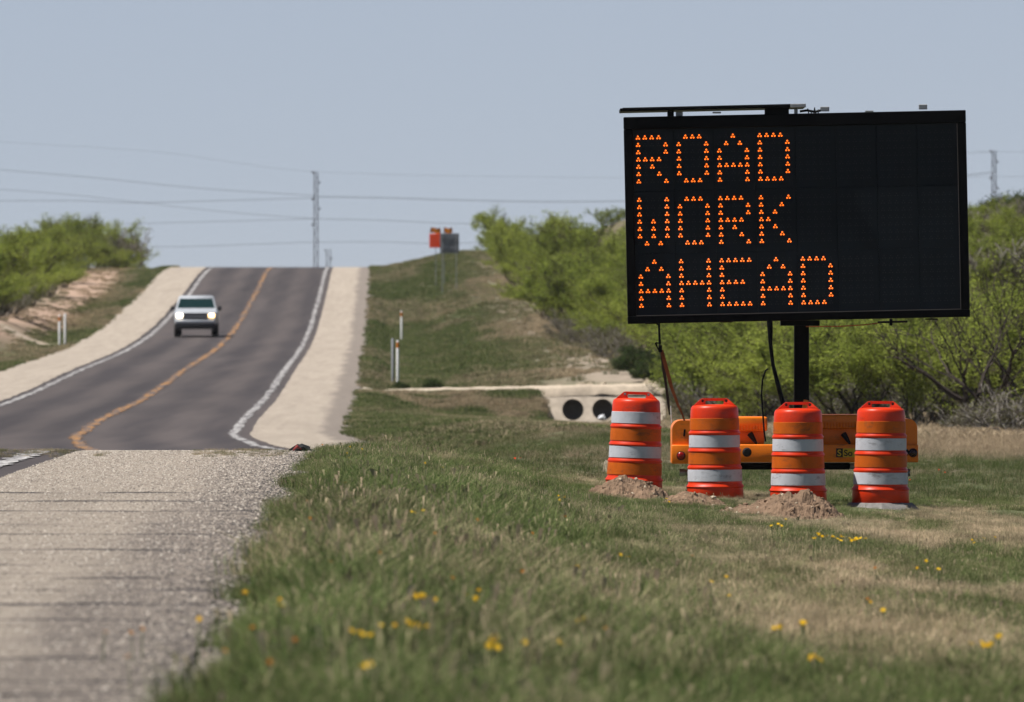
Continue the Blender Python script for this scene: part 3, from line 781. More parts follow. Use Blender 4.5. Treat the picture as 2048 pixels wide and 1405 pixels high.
    k = MB(); k.bbox((T(1600, 888).x, 0.05, T(0, 884).z), (0.34, 0.34, 0.05), 0.01, 1); k.build('mast_base', M['black'], t)
    k = MB()
    for x in (-0.75, 0.75): k.bbox((T(1592, 0).x + x, 0.45, T(0, 893).z), (0.08, 0.85, 0.06), 0.008, 1)
    k.build('side_rails', M['black'], t)
    k = MB(); A, B = T(1384, 842), T(1386, 862); q = T(1376, 0)
    k = MB(); k.bbox((T(1368.5, 0).x, -0.104, T(0, 866).z), (0.018, 0.02, 0.07), 0.004, 1, rot=Matrix.Rotation(0.12, 3, 'Y')); k.build('fender_handle', M['black'], t)
    k = MB(); k.tube([T(1343.5, 846), T(1342, 826), T(1341.6, 812)], 0.004, 5); k.build('whip_wire', M['litter'], t)
    # ratchet strap between board and fender
    k = MB(); k.tube([P(1313, 650), P(1318, 648), P(1318.5, 664), P(1319.5, 688)], [0.012, 0.014, 0.012, 0.014], 6); k.build('strap_hook', M['black'], t)
    k = MB(); k.tube([P(1311, 686), P(1320, 687), P(1318, 702), P(1311, 686)], 0.010, 6); k.bbox(P(1320.5, 698), (0.035, 0.03, 0.07), 0.006, 1); k.build('ratchet', M['black'], t)
    def ribbon(name, pts, w, m):
        k = MB(); vs = []
        for (pxx, pyy, ww) in pts: c = P(pxx, pyy); vs += [c + Vector((-w * ww / 2, 0, 0)), c + Vector((w * ww / 2, 0.004, 0)), c + Vector((w * ww / 2, 0.01, 0)), c + Vector((-w * ww / 2, 0.006, 0))]
        fs = []
        for i in range(len(pts) - 1):
            o = i * 4
            for q in range(4): fs.append((o + q, o + (q + 1) % 4, o + 4 + (q + 1) % 4, o + 4 + q))
        fs += [(0, 1, 2, 3), tuple(len(vs) - 4 + q for q in range(4))]
        k.add(vs, fs); k.build(name, m, t)
    ribbon('strap', [(1323, 700, 1), (1331, 730, 1.1), (1343, 775, 1), (1355, 808, .8), (1365, 830, .6), (1369, 842, .5)], 0.034, M['strap'])
    ribbon('strap', [(1323, 700, 1), (1327, 735, 1.2), (1332, 770, .8), (1336, 800, .9), (1339, 830, .4)], 0.030, M['darkstrap'])
    return t
board()

# ------------------------------------------------------------------ traffic drums
def drum(label, px, pbase, d, bands, lean=0.0, base=False, rz=0.0, yaw_tilt=0.0):
    t = thing('traffic_drum', label, 'traffic drum', (X(px, d), d, Z(pbase, d)), rz, 'orange traffic drums in a row')
    t.rotation_euler = (yaw_tilt, lean, rz)
    def rad(z):  # smooth tier radii
        return float(np.interp(z, [0, .13, .145, .30, .32, .47, .49, .64, .66, .80, .872], [.274, .268, .258, .253, .246, .243, .238, .236, .231, .228, .224]))
    prof = [(0.262, 0.0), (0.274, 0.012), (0.268, 0.128)]
    for zr_ in (0.150, 0.326, 0.486, 0.652):
        prof += [(rad(zr_ - .022), zr_ - .022), (rad(zr_ - .018) + .010, zr_ - .010), (rad(zr_) + .011, zr_ + .004), (rad(zr_ + .02) + .001, zr_ + .018), (rad(zr_ + .03), zr_ + .024)]
    prof += [(0.229, 0.80), (0.226, 0.872), (0.220, 0.893), (0.206, 0.908), (0.17, 0.916), (0.06, 0.92), (0.0005, 0.921)]
    b = MB(); b.lathe(prof, 56); body = b.build('body', M['drum'], t, 50)
    r = random.Random(px)
    for v in body.data.vertices:                                # slight dents
        a = math.atan2(v.co.y, v.co.x); k = 1 + 0.006 * math.sin(3 * a + px) + 0.006 * math.sin(5 * a + v.co.z * 7 + px * 2)
        v.co.x *= k; v.co.y *= k
    for (z0, z1), kind in zip(((.678, .789), (.513, .628), (.352, .462), (.190, .302)), bands):
        q = MB(); q.lathe([(rad(z0) + .0005, z0), (rad(z0) + .0045, z0 + .002)] + [(rad(z0 + (z1 - z0) * i / 4) + .0045, z0 + (z1 - z0) * i / 4) for i in range(1, 4)] + [(rad(z1) + .0045, z1 - .002), (rad(z1) + .0005, z1)], 56)
        o = q.build('reflective_band', M['silver' if kind == 'w' else 'amber'], t, 50)
        o['label'] = 'white reflective band' if kind == 'w' else 'amber reflective band'
        for v in o.data.vertices:
            a = math.atan2(v.co.y, v.co.x); k = 1 + 0.006 * math.sin(3 * a + px) + 0.006 * math.sin(5 * a + v.co.z * 7 + px * 2)
            v.co.x *= k; v.co.y *= k
    # moulded carry handle with a slot, like a trapezoid plate
    out = [(-.208, .895), (.208, .895), (.190, .918), (.128, .972), (.116, .979), (-.116, .979), (-.128, .972), (-.190, .918)]
    inn = [(-.072, .914), (.072, .914), (.084, .922), (.090, .946), (.086, .953), (-.086, .953), (-.090, .946), (-.084, .922)]
    h = MB()
    for y in (-0.032, 0.032): h.add([(x, y * (1 if k < 8 else 1) * (1.9 if z < .92 and k < 8 else 1), z) for k, (x, z) in enumerate(out + inn)], [(q, (q + 1) % 8, 8 + (q + 1) % 8, 8 + q) for q in range(8)])
    for ring in (0, 8): h.add([h.v[ring + q] for q in range(8)] + [h.v[16 + ring + q] for q in range(8)], [(q, (q + 1) % 8, 8 + (q + 1) % 8, 8 + q) for q in range(8)])
    hm = h.build('handle', M['drum'], t)
    bm = bmesh.new(); bm.from_mesh(hm.data); bmesh.ops.remove_doubles(bm, verts=bm.verts, dist=0.0005); bmesh.ops.recalc_face_normals(bm, faces=bm.faces)
    bmesh.ops.bevel(bm, geom=[e for e in bm.edges if e.calc_length() > 0.02], offset=0.004, segments=2, affect='EDGES'); bm.to_mesh(hm.data); bm.free()
    for x in (-.112, .112):
        k = MB(); k.lathe([(0.013, 0.0), (0.013, -0.004), (0.006, -0.006)], 12, (x, -0.033, .953), axis='y', top=True); k.build('bolt', M['steel'] if px < 1300 else M['darklens'], t, 40)
    if base:
        k = MB(); n = 28
        k.lathe([(0.385, -0.085), (0.38, -0.055), (0.30, 0.015), (0.262, 0.018)], 8, axis='z'); k.build('rubber_base', M['base'], t)
        # heavier look: tyre-like skirt, flattened front to back
    return t
DD = 108.0
drum('leaning orange traffic drum with white top band, half buried behind the left dirt mound', 1268, 990, DD + .1, 'wawa', lean=0.028)
drum('orange traffic drum with scuffed amber top band just right of the trailer\'s left tail light', 1430, 1003, DD, 'awaw', lean=-0.006)
drum('orange traffic drum in front of the mast, behind the tallest dirt mound', 1596, 1011, DD - .1, 'awaw', lean=0.0)
drum('orange traffic drum standing on a grey rubber base at the right end of the row', 1761, 1009, DD, 'awaw', lean=0.004, base=True)

# ------------------------------------------------------------------ dirt mounds
def mound(label, pxa, pxb, ptop, pbot, d, peak=0.5, seed=0, ry=0.45):
    x0, x1 = X(pxa, d), X(pxb, d); cx = (x0 + x1) / 2; rx = (x1 - x0) / 2; gz = g1(cx, d) - 0.02; h = Z(ptop, d) - gz
    t = thing('dirt_mound', label, 'dirt mound', (cx, d, gz), 0, 'dirt mounds in front of the drums')
    n = 64; b = MB(); gx = np.linspace(-1.12, 1.12, n); gy = np.linspace(-1.12, 1.12, 44)
    XX, YY = np.meshgrid(gx, gy, indexing='ij')
    pk = (peak - 0.5) * 2
    r = np.sqrt(((XX - pk * (1 - np.abs(XX))) * 0.98) ** 2 + YY ** 2) * (1 + 0.35 * (fbm(XX * 2.3 + seed, YY * 2.3, seed) - .5))
    hh = h * np.clip(1 - np.abs(r) ** 1.5, 0, 1) * 1.08
    nz = (fbm(XX * rx * 9 + seed, YY * ry * 9, seed + 3, 4) - .5)
    nz2 = np.abs(fbm(XX * rx * 24, YY * ry * 24, seed + 5, 3) - .5)
    hh = hh + sstep(0, .25, 1 - r) * (nz * h * 0.75 + (0.25 - nz2) * h * 0.35) - 0.05 * sstep(0.9, 1.15, r) - 0.02
    vs = np.stack([XX * rx, YY * ry, hh], -1).reshape(-1, 3); m = 44
    b.add(vs, [(i * m + j, (i + 1) * m + j, (i + 1) * m + j + 1, i * m + j + 1) for i in range(n - 1) for j in range(m - 1)])
    b.build('heap', M['dirt'], t)
    s = MB(); rr = random.Random(seed)
    bm = bmesh.new(); bmesh.ops.create_icosphere(bm, subdivisions=1, radius=1); iv = [v.co.copy() for v in bm.verts]; bm.verts.index_update(); fi = [tuple(v.index for v in f.verts) for f in bm.faces]; bm.free()
    for k in range(170):
        i = rr.randrange(n); j = rr.randrange(4, 38)
        if r[i, j] > 1.2: continue
        q = 0.006 + 0.022 * rr.random() ** 3
        c = Vector(vs[i * m + j]); e = Vector((rr.uniform(.7, 1.3), rr.uniform(.7, 1.3), rr.uniform(.5, 1)))
        s.add([c + Vector((v.x * q * e.x, v.y * q * e.y, v.z * q * e.z)) * rr.uniform(.8, 1.2) for v in iv], fi, 1 if rr.random() < .3 else 0)
    o = s.build('pebbles', [M['dirt'], M['stone']], t); o['kind'] = 'stuff'
    return t
mound('tan dirt mound with dark crumbly clods in front of the leftmost drum', 1166, 1350, 958, 1013, 104.2, 0.45, 3, 1.0)
mound('low ridge of tan dirt trailing in front of the second drum from the left', 1312, 1462, 984, 1030, 102.0, 0.42, 8, 0.9)
mound('tallest dirt mound, sandy with pale pebbles, in front of the mast drum', 1470, 1704, 989, 1062, 98.8, 0.5, 14, 1.5)
mound('flat spill of sandy dirt left of the tallest mound', 1415, 1560, 1010, 1052, 99.3, 0.6, 22, 1.2)

# ------------------------------------------------------------------ pickup truck
def truck():
    d = 508.0; x = X(391, d); z = float(zr(d)) + 0.006
    t = thing('pickup_truck', 'white pickup truck with headlights on coming down the far lane', 'truck', (x, d, z), math.radians(0.6))
    def loft(secs, k=MB):
        b = MB(); n = 12
        for (y, w, z0, z1, r) in secs:
            pts = []
            for (cx, cz, a0) in ((w - r, z1 - r, 0), (-w + r, z1 - r, 90), (-w + r, z0 + r, 180), (w - r, z0 + r, 270)):
                for q in range(3):
                    a = math.radians(a0 + 45 * q); pts.append((cx + r * math.cos(a), y, cz + r * math.sin(a)))
            b.v += pts
        for i in range(len(secs) - 1):
            for q in range(n):
                a = i * n + q; c = i * n + (q + 1) % n; b.f.append((a, c, c + n, a + n)); b.m.append(0)
        b.f.append(tuple(range(n))); b.m.append(0); b.f.append(tuple(len(b.v) - n + q for q in range(n))); b.m.append(0)
        return b
    loft([(0.06, .86, .62, 1.06, .08), (0.14, .93, .58, 1.12, .09), (0.5, .95, .56, 1.17, .08), (1.45, .96, .56, 1.22, .06), (3.5, .97, .62, 1.25, .05), (5.5, .96, .66, 1.25, .05)]).build('body', M['truck'], t, 40)
    b = MB()
    def fr(y0, y1, w, z): return [(-w, y0, z), (w, y0, z), (w, y1, z), (-w, y1, z)]
    b.add(fr(1.30, 3.55, .93, 1.18) + fr(1.95, 3.4, .78, 1.80) + fr(2.1, 3.3, .70, 1.87), [(0, 1, 5, 4), (1, 2, 6, 5), (2, 3, 7, 6), (3, 0, 4, 7), (4, 5, 9, 8), (5, 6, 10, 9), (6, 7, 11, 10), (7, 4, 8, 11), (8, 9, 10, 11), (0, 3, 2, 1)])
    b.build('cab', M['truck'], t, 50)
    def on(f, w0, w1, o=0.012):  # windscreen plane between z 1.18 and 1.80
        y0, y1 = 1.30 + 0.65 * f - o, 0
        return y0
    b = MB(); f0, f1 = 0.22, 0.90
    b.add([(-.84, on(f0, 0, 0), 1.18 + .62 * f0), (.84, on(f0, 0, 0), 1.18 + .62 * f0), (.72, on(f1, 0, 0), 1.18 + .62 * f1), (-.72, on(f1, 0, 0), 1.18 + .62 * f1)], [(0, 1, 2, 3)])
    b.build('windscreen', M['glass'], t)
    for s in (-1, 1):
        b = MB(); b.add([(s * .925, 1.62, 1.27), (s * .925, 3.4, 1.27), (s * .81, 3.3, 1.72), (s * .81, 2.02, 1.72)], [(0, 1, 2, 3)]); b.build('side_window', M['glass'], t)
        b = MB(); b.bbox((s * 1.06, 1.55, 1.30), (0.16, 0.12, 0.20), 0.03); b.tube([(s * .93, 1.6, 1.25), (s * 1.0, 1.56, 1.27)], 0.025, 6); b.build('mirror', M['trim'], t)
        b = MB(); b.bbox((s * .72, 0.05, .98), (0.26, 0.14, 0.17), 0.03); b.build('headlight', M['lamp' if s < 0 else 'lamp2'], t, 50)
        b = MB(); b.bbox((s * .74, 0.02, .60), (0.14, 0.08, 0.08), 0.02); b.build('fog_lamp', M['lamp' if s < 0 else 'trim'], t)
        for y in (0.95, 4.5):
            b = MB(); b.lathe([(.22, -.13), (.36, -.13), (.385, -.1), (.385, .1), (.36, .13), (.22, .13)], 24, (s * .83, y, .385), axis='x'); w = b.build('wheel', M['rubber'], t, 40)
            b = MB(); b.lathe([(.225, -.10), (.18, -.05), (.05, -.08)], 18, (s * .83, y, .385), axis='x', top=True); b.build('rim', M['steel'], w, 40)
        b = MB(); b.bbox((s * .96, 0.95, .74), (0.05, 0.95, 0.16), 0.02); b.build('wheel_arch', M['trim'], t)
    b = MB(); b.bbox((0, 0.03, .92), (1.10, 0.14, 0.34), 0.03); b.build('grille', M['trim'], t)
    b = MB(); b.bbox((0, -0.05, 0.93), (1.0, 0.02, 0.035), 0.01); b.build('grille_bar', M['chrome'], t)
    b = MB(); b.bbox((0, -0.04, .70), (1.78, 0.24, 0.17), 0.05); b.build('bumper', M['bumper'], t, 50)
    b = MB(); b.bbox((0, 0.0, .53), (1.78, 0.28, 0.24), 0.04); b.build('air_dam', M['trim'], t, 50)
    b = MB(); b.bbox((0, 2.6, .47), (1.3, 5.2, 0.2), 0.03); b.build('underbody', M['trim'], t)
truck()

# ------------------------------------------------------------------ signs and delineators
def signs():
    d = 600; x = X(899, d); gz = g1(x, d); k = F / d
    t = thing('road_sign', 'grey back of a square road sign on two thin posts up the right slope', 'road sign', (x, d, gz))
    z0 = Z(507, d) - gz; z1 = Z(467, d) - gz
    b = MB(); b.bbox((0, 0.02, (z0 + z1) / 2), (1.0, 0.03, z1 - z0), 0.01, 1); b.build('sign_panel', M['signback'], t)
    for zz in (z0 + .22, z1 - .22):
        b = MB(); b.box((0, -0.012, zz), (0.92, 0.03, 0.05)); b.build('stiffener', M['signback'], t)
    for xx in (-.38, .36):
        b = MB(); b.bbox((xx, -0.05, z1 / 2 - .1), (0.04, 0.04, z1 + .1), 0.008, 1); b.build('post', M['post_grey'], t)
    d = 617; x = X(879, d); gz = g1(x, d)
    t = thing('work_zone_sign', 'fluorescent orange work zone sign with amber flags half hidden behind the grey sign', 'road sign', (x, d, gz))
    z0 = Z(496, d) - gz; z1 = Z(468, d) - gz
    b = MB(); b.bbox((-0.06, 0, (z0 + z1) / 2), (0.98, 0.03, z1 - z0), 0.01, 1); b.build('sign_panel', M['signorange'], t)
    for i, (xx, w) in enumerate(((-.22, .6), (.46, .5))):
        f = MB(); vs = []
        for q in range(7):
            a = -w / 2 + w * q / 6; zz = .05 * math.sin(q * 1.1 + i)
            vs += [(xx + a, .04 + .03 * math.sin(q), z1 + .02 + zz), (xx + a * .9, .04 + .03 * math.sin(q + .6), z1 + .32 + zz * .6)]
        f.add(vs, [(2 * q, 2 * q + 2, 2 * q + 3, 2 * q + 1) for q in range(6)]); f.add([(v[0], v[1] + .006, v[2]) for v in vs], [(2 * q, 2 * q + 1, 2 * q + 3, 2 * q + 2) for q in range(6)])
        f.build('flag', M['flag'], t)
    for xx in (-.2, .25):
        b = MB(); b.bbox((xx, .06, z1 / 2), (0.035, 0.035, z1 + .3), 0.008, 1); b.build('post', M['post_grey'], t)
    def delin(label, px, py, d, h, m, refl):
        x = X(px, d); z = g1(x, d)
        t = thing('delineator_post', label, 'delineator', (x, d, z), 0.1, 'roadside delineator posts')
        h = h + max(0, Z(py, d) - z)
        b = MB(); b.tube([(0, 0, -.1), (0, 0, h - .03), (0, 0, h)], [.048, .048, .03], 12); b.build('post', m, t, 40)
        if refl: b = MB(); b.lathe([(.0505, h - .26), (.0505, h - .06)], 12); b.build('reflector', M['reflector'], t)
    delin('grey delineator post, left one of the pair beside the right shoulder', 785.5, 757, 388, 1.36, M['post_grey'], False)
    delin('white delineator post with amber reflector, right one of the pair beside the right shoulder', 795.5, 760, 386, 1.34, M['post_white'], True)
    delin('white delineator post alone further up the right shoulder', 803, 668, 523, 1.05, M['post_white'], True)
    delin('white delineator with amber reflector on the left verge, left of its pair', 119, 685, 482, 1.15, M['post_white'], True)
    delin('white delineator without reflector on the left verge, right of its pair', 130, 684, 484, 1.2, M['post_white'], False)
signs()

# ------------------------------------------------------------------ poles and wires
def pole(label, px, ptop, d, r, top=False):
    x = X(px, d); z = g1(x, d); h = Z(ptop, d) - z
    t = thing('utility_pole', label, 'utility pole', (x, d, z), 0, 'utility poles on the skyline')
    w = r * 1.5; b = MB()
    if h > 8:
        for sx in (-1, 1):
            for sy in (-1, 1): b.tube([(sx * w, sy * w, -.5), (sx * w * .8, sy * w * .8, h)], .045, 4)
        nb = int(h / .55)
        for q in range(nb):
            z0, z1 = h * q / nb, h * (q + 1) / nb; k0, k1 = w * (1 - .2 * q / nb), w * (1 - .2 * (q + 1) / nb); sg = 1 if q % 2 else -1
            for sy in (-1, 1): b.tube([(-sg * k0, sy * k0, z0), (sg * k1, sy * k1, z1)], .03, 3); b.tube([(-k1, sy * k1, z1), (k1, sy * k1, z1)], .015, 3)
            for sx in (-1, 1): b.tube([(sx * k0, sg * k0, z0), (sx * k1, -sg * k1, z1)], .02, 3)
        b.build('lattice', M['pole'], t)
    else:
        b.tube([(0, 0, -.5), (0, 0, h)], [r * 1.3, r], 8); b.build('pole', M['pole'], t, 50)
    for k, f in enumerate((0.0, 0.9, 2.35, 3.2, 4.6)):
        b = MB(); zz = h - .15 - f; s = 1 if k % 2 else -1
        b.tube([(s * r, 0, zz), (s * (r + .16), 0, zz + .06)], .04, 6); b.lathe([(.05, 0), (.09, .05), (.05, .1), (.09, .15), (.04, .2)], 10, (s * (r + .18), 0, zz)); b.build('insulator', M['pole'], t)
pole('tall grey lattice utility pole rising behind the crest of the road', 632, 344, 1000, 0.13)
pole('tall grey lattice utility pole behind the hill right of the message board', 1988, 302, 1000, 0.13)
pole('short distant pole beside the right edge line at the road crest', 657, 500, 1320, 0.20)
WIRES = [
    ('upper power line sloping down to the pole from the left edge', [(-260, 318), (0, 340), (200, 357), (400, 377), (632, 392)], 1000, .032),
    ('power line running level from the pole to the brush on the right', [(632, 394), (760, 396), (900, 400), (1100, 404), (1300, 402), (1600, 385), (1988, 345)], 1000, .05),
    ('power line sagging behind the left bush and dropping to the pole\'s lower half', [(-260, 360), (0, 379), (120, 388), (250, 402), (400, 419), (520, 430), (632, 438)], 1004, .028),
    ('flattest power line crossing from the left edge to the pole', [(-260, 408), (0, 402), (150, 402), (270, 406), (400, 403), (632, 396)], 1003, .036),
    ('middle power line left of the pole starting above the bush', [(-200, 470), (180, 450), (300, 447), (450, 443), (632, 438)], 1008, .030),
    ('middle power line right of the pole running to the brush', [(632, 438), (760, 441), (900, 447), (1000, 449), (1200, 446), (1500, 430)], 1008, .034),
    ('lowest power line crossing the road just above the crest', [(-200, 515), (270, 494), (350, 494), (500, 489), (632, 485), (760, 484), (850, 487), (1100, 484)], 1012, .030),
    ('faint highest power line at the upper left of the sky', [(-260, 265), (0, 284), (300, 303), (632, 344), (900, 352), (1300, 356), (1988, 304)], 1000, .014),
    ('power line right of the message board passing the hill pole', [(1300, 318), (1700, 310), (1988, 304), (2200, 306), (2400, 315)], 1002, .018),
    ('lower power line right of the message board beside the hill pole', [(1400, 352), (1700, 358), (1988, 354), (2200, 358), (2400, 364)], 1003, .020),
]
for lab, pts, d, r in WIRES:
    xs = np.array([p[0] for p in pts], float); ys = np.array([p[1] for p in pts], float); f = pchip(xs, ys); q = np.linspace(xs[0], xs[-1], 40)
    b = MB(); b.tube([(X(a, d), d, Z(float(f(a)), d)) for a in q], r * 0.55, 5); tag(b.build('power_line', M['wire']), lab, 'power line', 'power lines across the sky')

# ------------------------------------------------------------------ mesquite brush
def grow(seed, h, stems, spread, depth=4, droop=0.1, base_r=0.05):
    r = random.Random(seed); segs = []; tips = []
    def br(p, dr, ln, rad, lev):
        n = 4; pts = [p]; q = p.copy(); dd = dr.copy()
        for k in range(n):
            dd = (dd + Vector((r.uniform(-.22, .22), r.uniform(-.22, .22), r.uniform(-.08, .20) - droop * .3 * lev))).normalized()
            q = q + dd * ln / n; pts.append(q.copy())
            if lev >= 1: tips.append((q.copy(), dd.copy(), lev))
        segs.append((pts, [rad * (1 - .55 * k / n) for k in range(n + 1)], lev))
        if lev < depth:
            for k in range(r.choice((2, 3, 3)) if lev < depth - 1 else r.choice((2, 3))):
                at = pts[r.choice((2, 3, 4, 4))]
                nd = (dd + Vector((r.uniform(-.85, .85), r.uniform(-.85, .85), r.uniform(-.3, .6) + (.25 if lev >= 2 else 0)))).normalized()
                br(at, nd, ln * r.uniform(.66, .92), rad * .52, lev + 1)
    for s in range(stems):
        a = 2 * math.pi * (s + r.uniform(-.3, .3)) / stems; sp = spread * r.uniform(.5, 1.2)
        br(Vector((.08 * math.cos(a), .08 * math.sin(a), -.05)), Vector((math.cos(a) * sp, math.sin(a) * sp, 1)).normalized(), h * r.uniform(.20, .34), base_r * r.uniform(.7, 1.2), 0)
    return segs, tips, r

def leaves_mesh(name, tips, r, count, m, L=(.07, .15), wd=.24, sig=.13, hang=.5, zmin=.15):
    rg = np.random.default_rng(r.randrange(10 ** 6))
    P = np.array([t[0] for t in tips]); cl = rg.uniform(0, 1, len(P) // 5 + 1)[np.arange(len(P)) // 5]; w = np.array([1.0 + t[2] for t in tips]); k = rg.choice(len(P), count, p=w / w.sum())
    # clumped: each tip gets a dense little spray
    c = P[k] + rg.normal(0, sig, (count, 3)) * np.array([1, 1, .8]); keep = c[:, 2] > zmin; c = c[keep]; n = len(c); cl = cl[k][keep]
    d = rg.normal(0, 1, (n, 3)); d[:, 2] = d[:, 2] * .7 - hang; d /= np.linalg.norm(d, axis=1)[:, None]
    s = np.cross(d, rg.normal(0, 1, (n, 3))); s /= np.linalg.norm(s, axis=1)[:, None]
    l = rg.uniform(*L, n)[:, None]; ww = l * wd
    V = np.stack([c - d * l / 2, c + s * ww / 2, c + d * l / 2, c - s * ww / 2], 1).reshape(-1, 3)
    me = bpy.data.meshes.new(name); me.vertices.add(4 * n); me.vertices.foreach_set('co', V.ravel().astype(np.float32))
    me.loops.add(4 * n); me.loops.foreach_set('vertex_index', np.arange(4 * n)); me.polygons.add(n); me.polygons.foreach_set('loop_start', np.arange(n) * 4)
    me.attributes.new('clump', 'FLOAT', 'POINT').data.foreach_set('value', np.repeat(cl, 4).astype(np.float32))
    me.materials.append(m); me.update(calc_edges=True); return me

def tree_proto(name, cat, seed, h, stems, spread, count, leaf='leaf', bark='bark', depth=4, base_r=.05, L=(.06, .14), sig=.085, twig=True, hang=-.1):
    segs, tips, r = grow(seed, h, stems, spread, depth, base_r=base_r)
    b = MB()
    for pts, rad, lev in segs: b.tube(pts, [max(x, .009) for x in rad], 5 if lev < 2 else 3, cap=False)
    t = thing(name, 'x', cat); tm = b.mesh('trunk', M[bark], 60); link('trunk', tm, t)
    cm = leaves_mesh('crown', tips, r, count, M[leaf], L, sig=sig, hang=hang); link('crown', cm, t)
    t['_h'] = max(p.z for s in segs for p in s[0]); t['_n'] = 0
    return t
PR = [tree_proto('mesquite', 'bush', 100 + k, 3.6, (4, 5, 6, 4, 5, 6)[k], (.75, .9, .65, 1.0, .8, .7)[k], (16000, 17000, 15000, 13000, 17000, 13000)[k]) for k in range(6)]
THIN = [tree_proto('bare_mesquite', 'tree', 210 + k, 4.0, 3, .9, (1500, 2400)[k], base_r=.13, sig=.12) for k in range(2)]
GREY = [tree_proto('thorn_bush', 'bush', 300, 2.2, 9, .9, 2600, 'leafgrey', bark='palebark', base_r=.03), ]
DARK = [tree_proto('dark_bush', 'bush', 320, 1.3, 7, .9, 12000, 'leafdark', sig=.1)]
def put(protos, px, d, hgt, label, group, py=None, wide=1.0, rz=None, k=None, sink=0.0):
    p = protos[random.randrange(len(protos)) if k is None else k % len(protos)]
    x = X(px, d); z = g1(x, d) - sink
    if px > 1000: hgt = min(hgt, max(0.8, Z((random.uniform(398, 450) if px < 1700 else random.uniform(380, 430)), d) - z))
    s = hgt / p['_h']; rz = random.uniform(0, 6.28) if rz is None else rz
    if p['_n'] == 0:
        p['_n'] = 1; p.location = (x, d, z); p.rotation_euler = (0, 0, rz); p.scale = (s * wide, s * wide, s); p['label'] = label; p['group'] = group; return p
    return dup(p, (x, d, z), rz, (s * wide, s * wide, s), label, group)

GR = 'mesquite brush on the slope right of the road'
# far right thicket, along the bank from the crest down to the side drive
LBF = 'light green mesquite in the thicket on the bank right of the far road'
far_line = [(985, 700, 3.0), (1010, 660, 3.2), (1040, 640, 3.4), (1075, 620, 3.6), (1030, 600, 2.9), (1062, 575, 3.2), (1100, 560, 3.6), (1092, 520, 3.2), (1130, 505, 3.5), (1150, 470, 3.3),
            (1185, 455, 3.6), (1200, 430, 3.2), (1235, 425, 3.4), (1120, 650, 3.6), (1160, 610, 3.8), (1205, 560, 3.8), (1240, 520, 3.6), (1262, 470, 3.4), (1285, 410, 3.2), (1310, 395, 3.0), (1340, 385, 3.2), 
            (1210, 680, 3.4), ]
for k, (px, d, h) in enumerate(far_line):
    lab = LBF
    lab = 'mesquite near the top of the right thicket, toward the crest of the road' if d >= 600 else 'mesquite in the middle of the right thicket, below the crest' if d >= 480 else 'mesquite in the lower right thicket, between culvert and board'
    if k == 0: lab = 'wispy mesquite at the left tip of the right thicket, nearest the grey road sign'
    put(PR, px, d, h, lab, GR, k=k, wide=1.15)
    if k < 13: put(PR, px + 6, d - 9, 1.5 + .3 * (k % 3), 'low mesquite scrub at the foot of the thicket right of the far road', GR, k=k + 2, wide=1.6)
# behind the trailer
LBN = 'bright green mesquite in the thicket behind the orange trailer'
NEARLAB = {(1400, 318): 'low mesquite close to the culvert drive, just right of the hanging orange strap', (1440, 292): 'mesquite bush above the left battery box, between strap and thin cable', (1475, 300): 'mesquite bush behind the thin looped cable left of the mast',
    (1510, 270): 'mesquite bush behind the thick black cable left of the mast', (1590, 262): 'mesquite bush directly behind the black mast', (1640, 275): 'mesquite bush just right of the black mast, above the drum in front of it',
    (1680, 255): 'bright mesquite bush above the gap between the two right drums', (1715, 235): 'bright mesquite bush behind the right battery box of the trailer', (1760, 245): 'bright mesquite bush behind the rightmost drum', (1845, 250): 'mesquite bush just right of the trailer\'s right fender, under the board\'s corner'}
near_line = [(1400, 318, 2.2), (1440, 292, 3.0), (1475, 300, 3.4), (1510, 270, 3.2), (1555, 285, 3.6), (1590, 262, 3.0), (1640, 275, 3.4), (1680, 255, 2.9), (1715, 235, 2.7), (1760, 245, 3.0), (1800, 228, 2.6), (1845, 250, 3.2), (1385, 350, 2.8), (1450, 345, 3.4), (1530, 330, 3.6), (1610, 325, 3.8), (1700, 310, 3.8), (1780, 300, 3.8), (1860, 290, 3.6)]
for k, (px, d, h) in enumerate(near_line):
    lab = LBN
    if d < 300 or px < 1500: lab = NEARLAB.get((px, d), lab)
    if (px, d) == (1800, 228): lab = 'bright green mesquite bush directly above the right fender of the trailer'
    put(PR, px, d, h, lab, GR, k=k + 2, wide=1.2)
LBR = 'sparse mesquite on the hillside right of the message board'
right_line = [(1910, 265, 3.2), (1960, 240, 3.0), (2010, 255, 3.4), (2060, 235, 3.2), (2110, 250, 3.4), (1940, 310, 3.4), (2000, 320, 3.4), (2070, 310, 3.4), (1960, 370, 3.0), (2020, 380, 3.0), (2090, 380, 3.0), (1950, 430, 2.4), (2010, 440, 2.4), (2070, 430, 2.4), (1975, 470, 2.0), (2040, 470, 2.0), (1900, 350, 3.0), (1890, 420, 2.6), (1985, 345, 2.4), (2035, 350, 2.6), (1935, 275, 2.6), (1985, 285, 2.8), (2045, 280, 2.6), (1945, 400, 2.4), (1990, 405, 2.2), (2045, 410, 2.4), (1955, 455, 1.8), (2015, 460, 1.8), (2030, 340, 2.2), (2060, 365, 2.4)]
for k, (px, d, h) in enumerate(right_line): put(PR, px, d, h, 'small mesquite along the hilltop skyline right of the message board' if d >= 400 else 'mesquite halfway up the hillside right of the message board' if d >= 300 else 'mesquite at the foot of the right hillside just beyond the dry straw', GR, k=k + 1, wide=1.15)
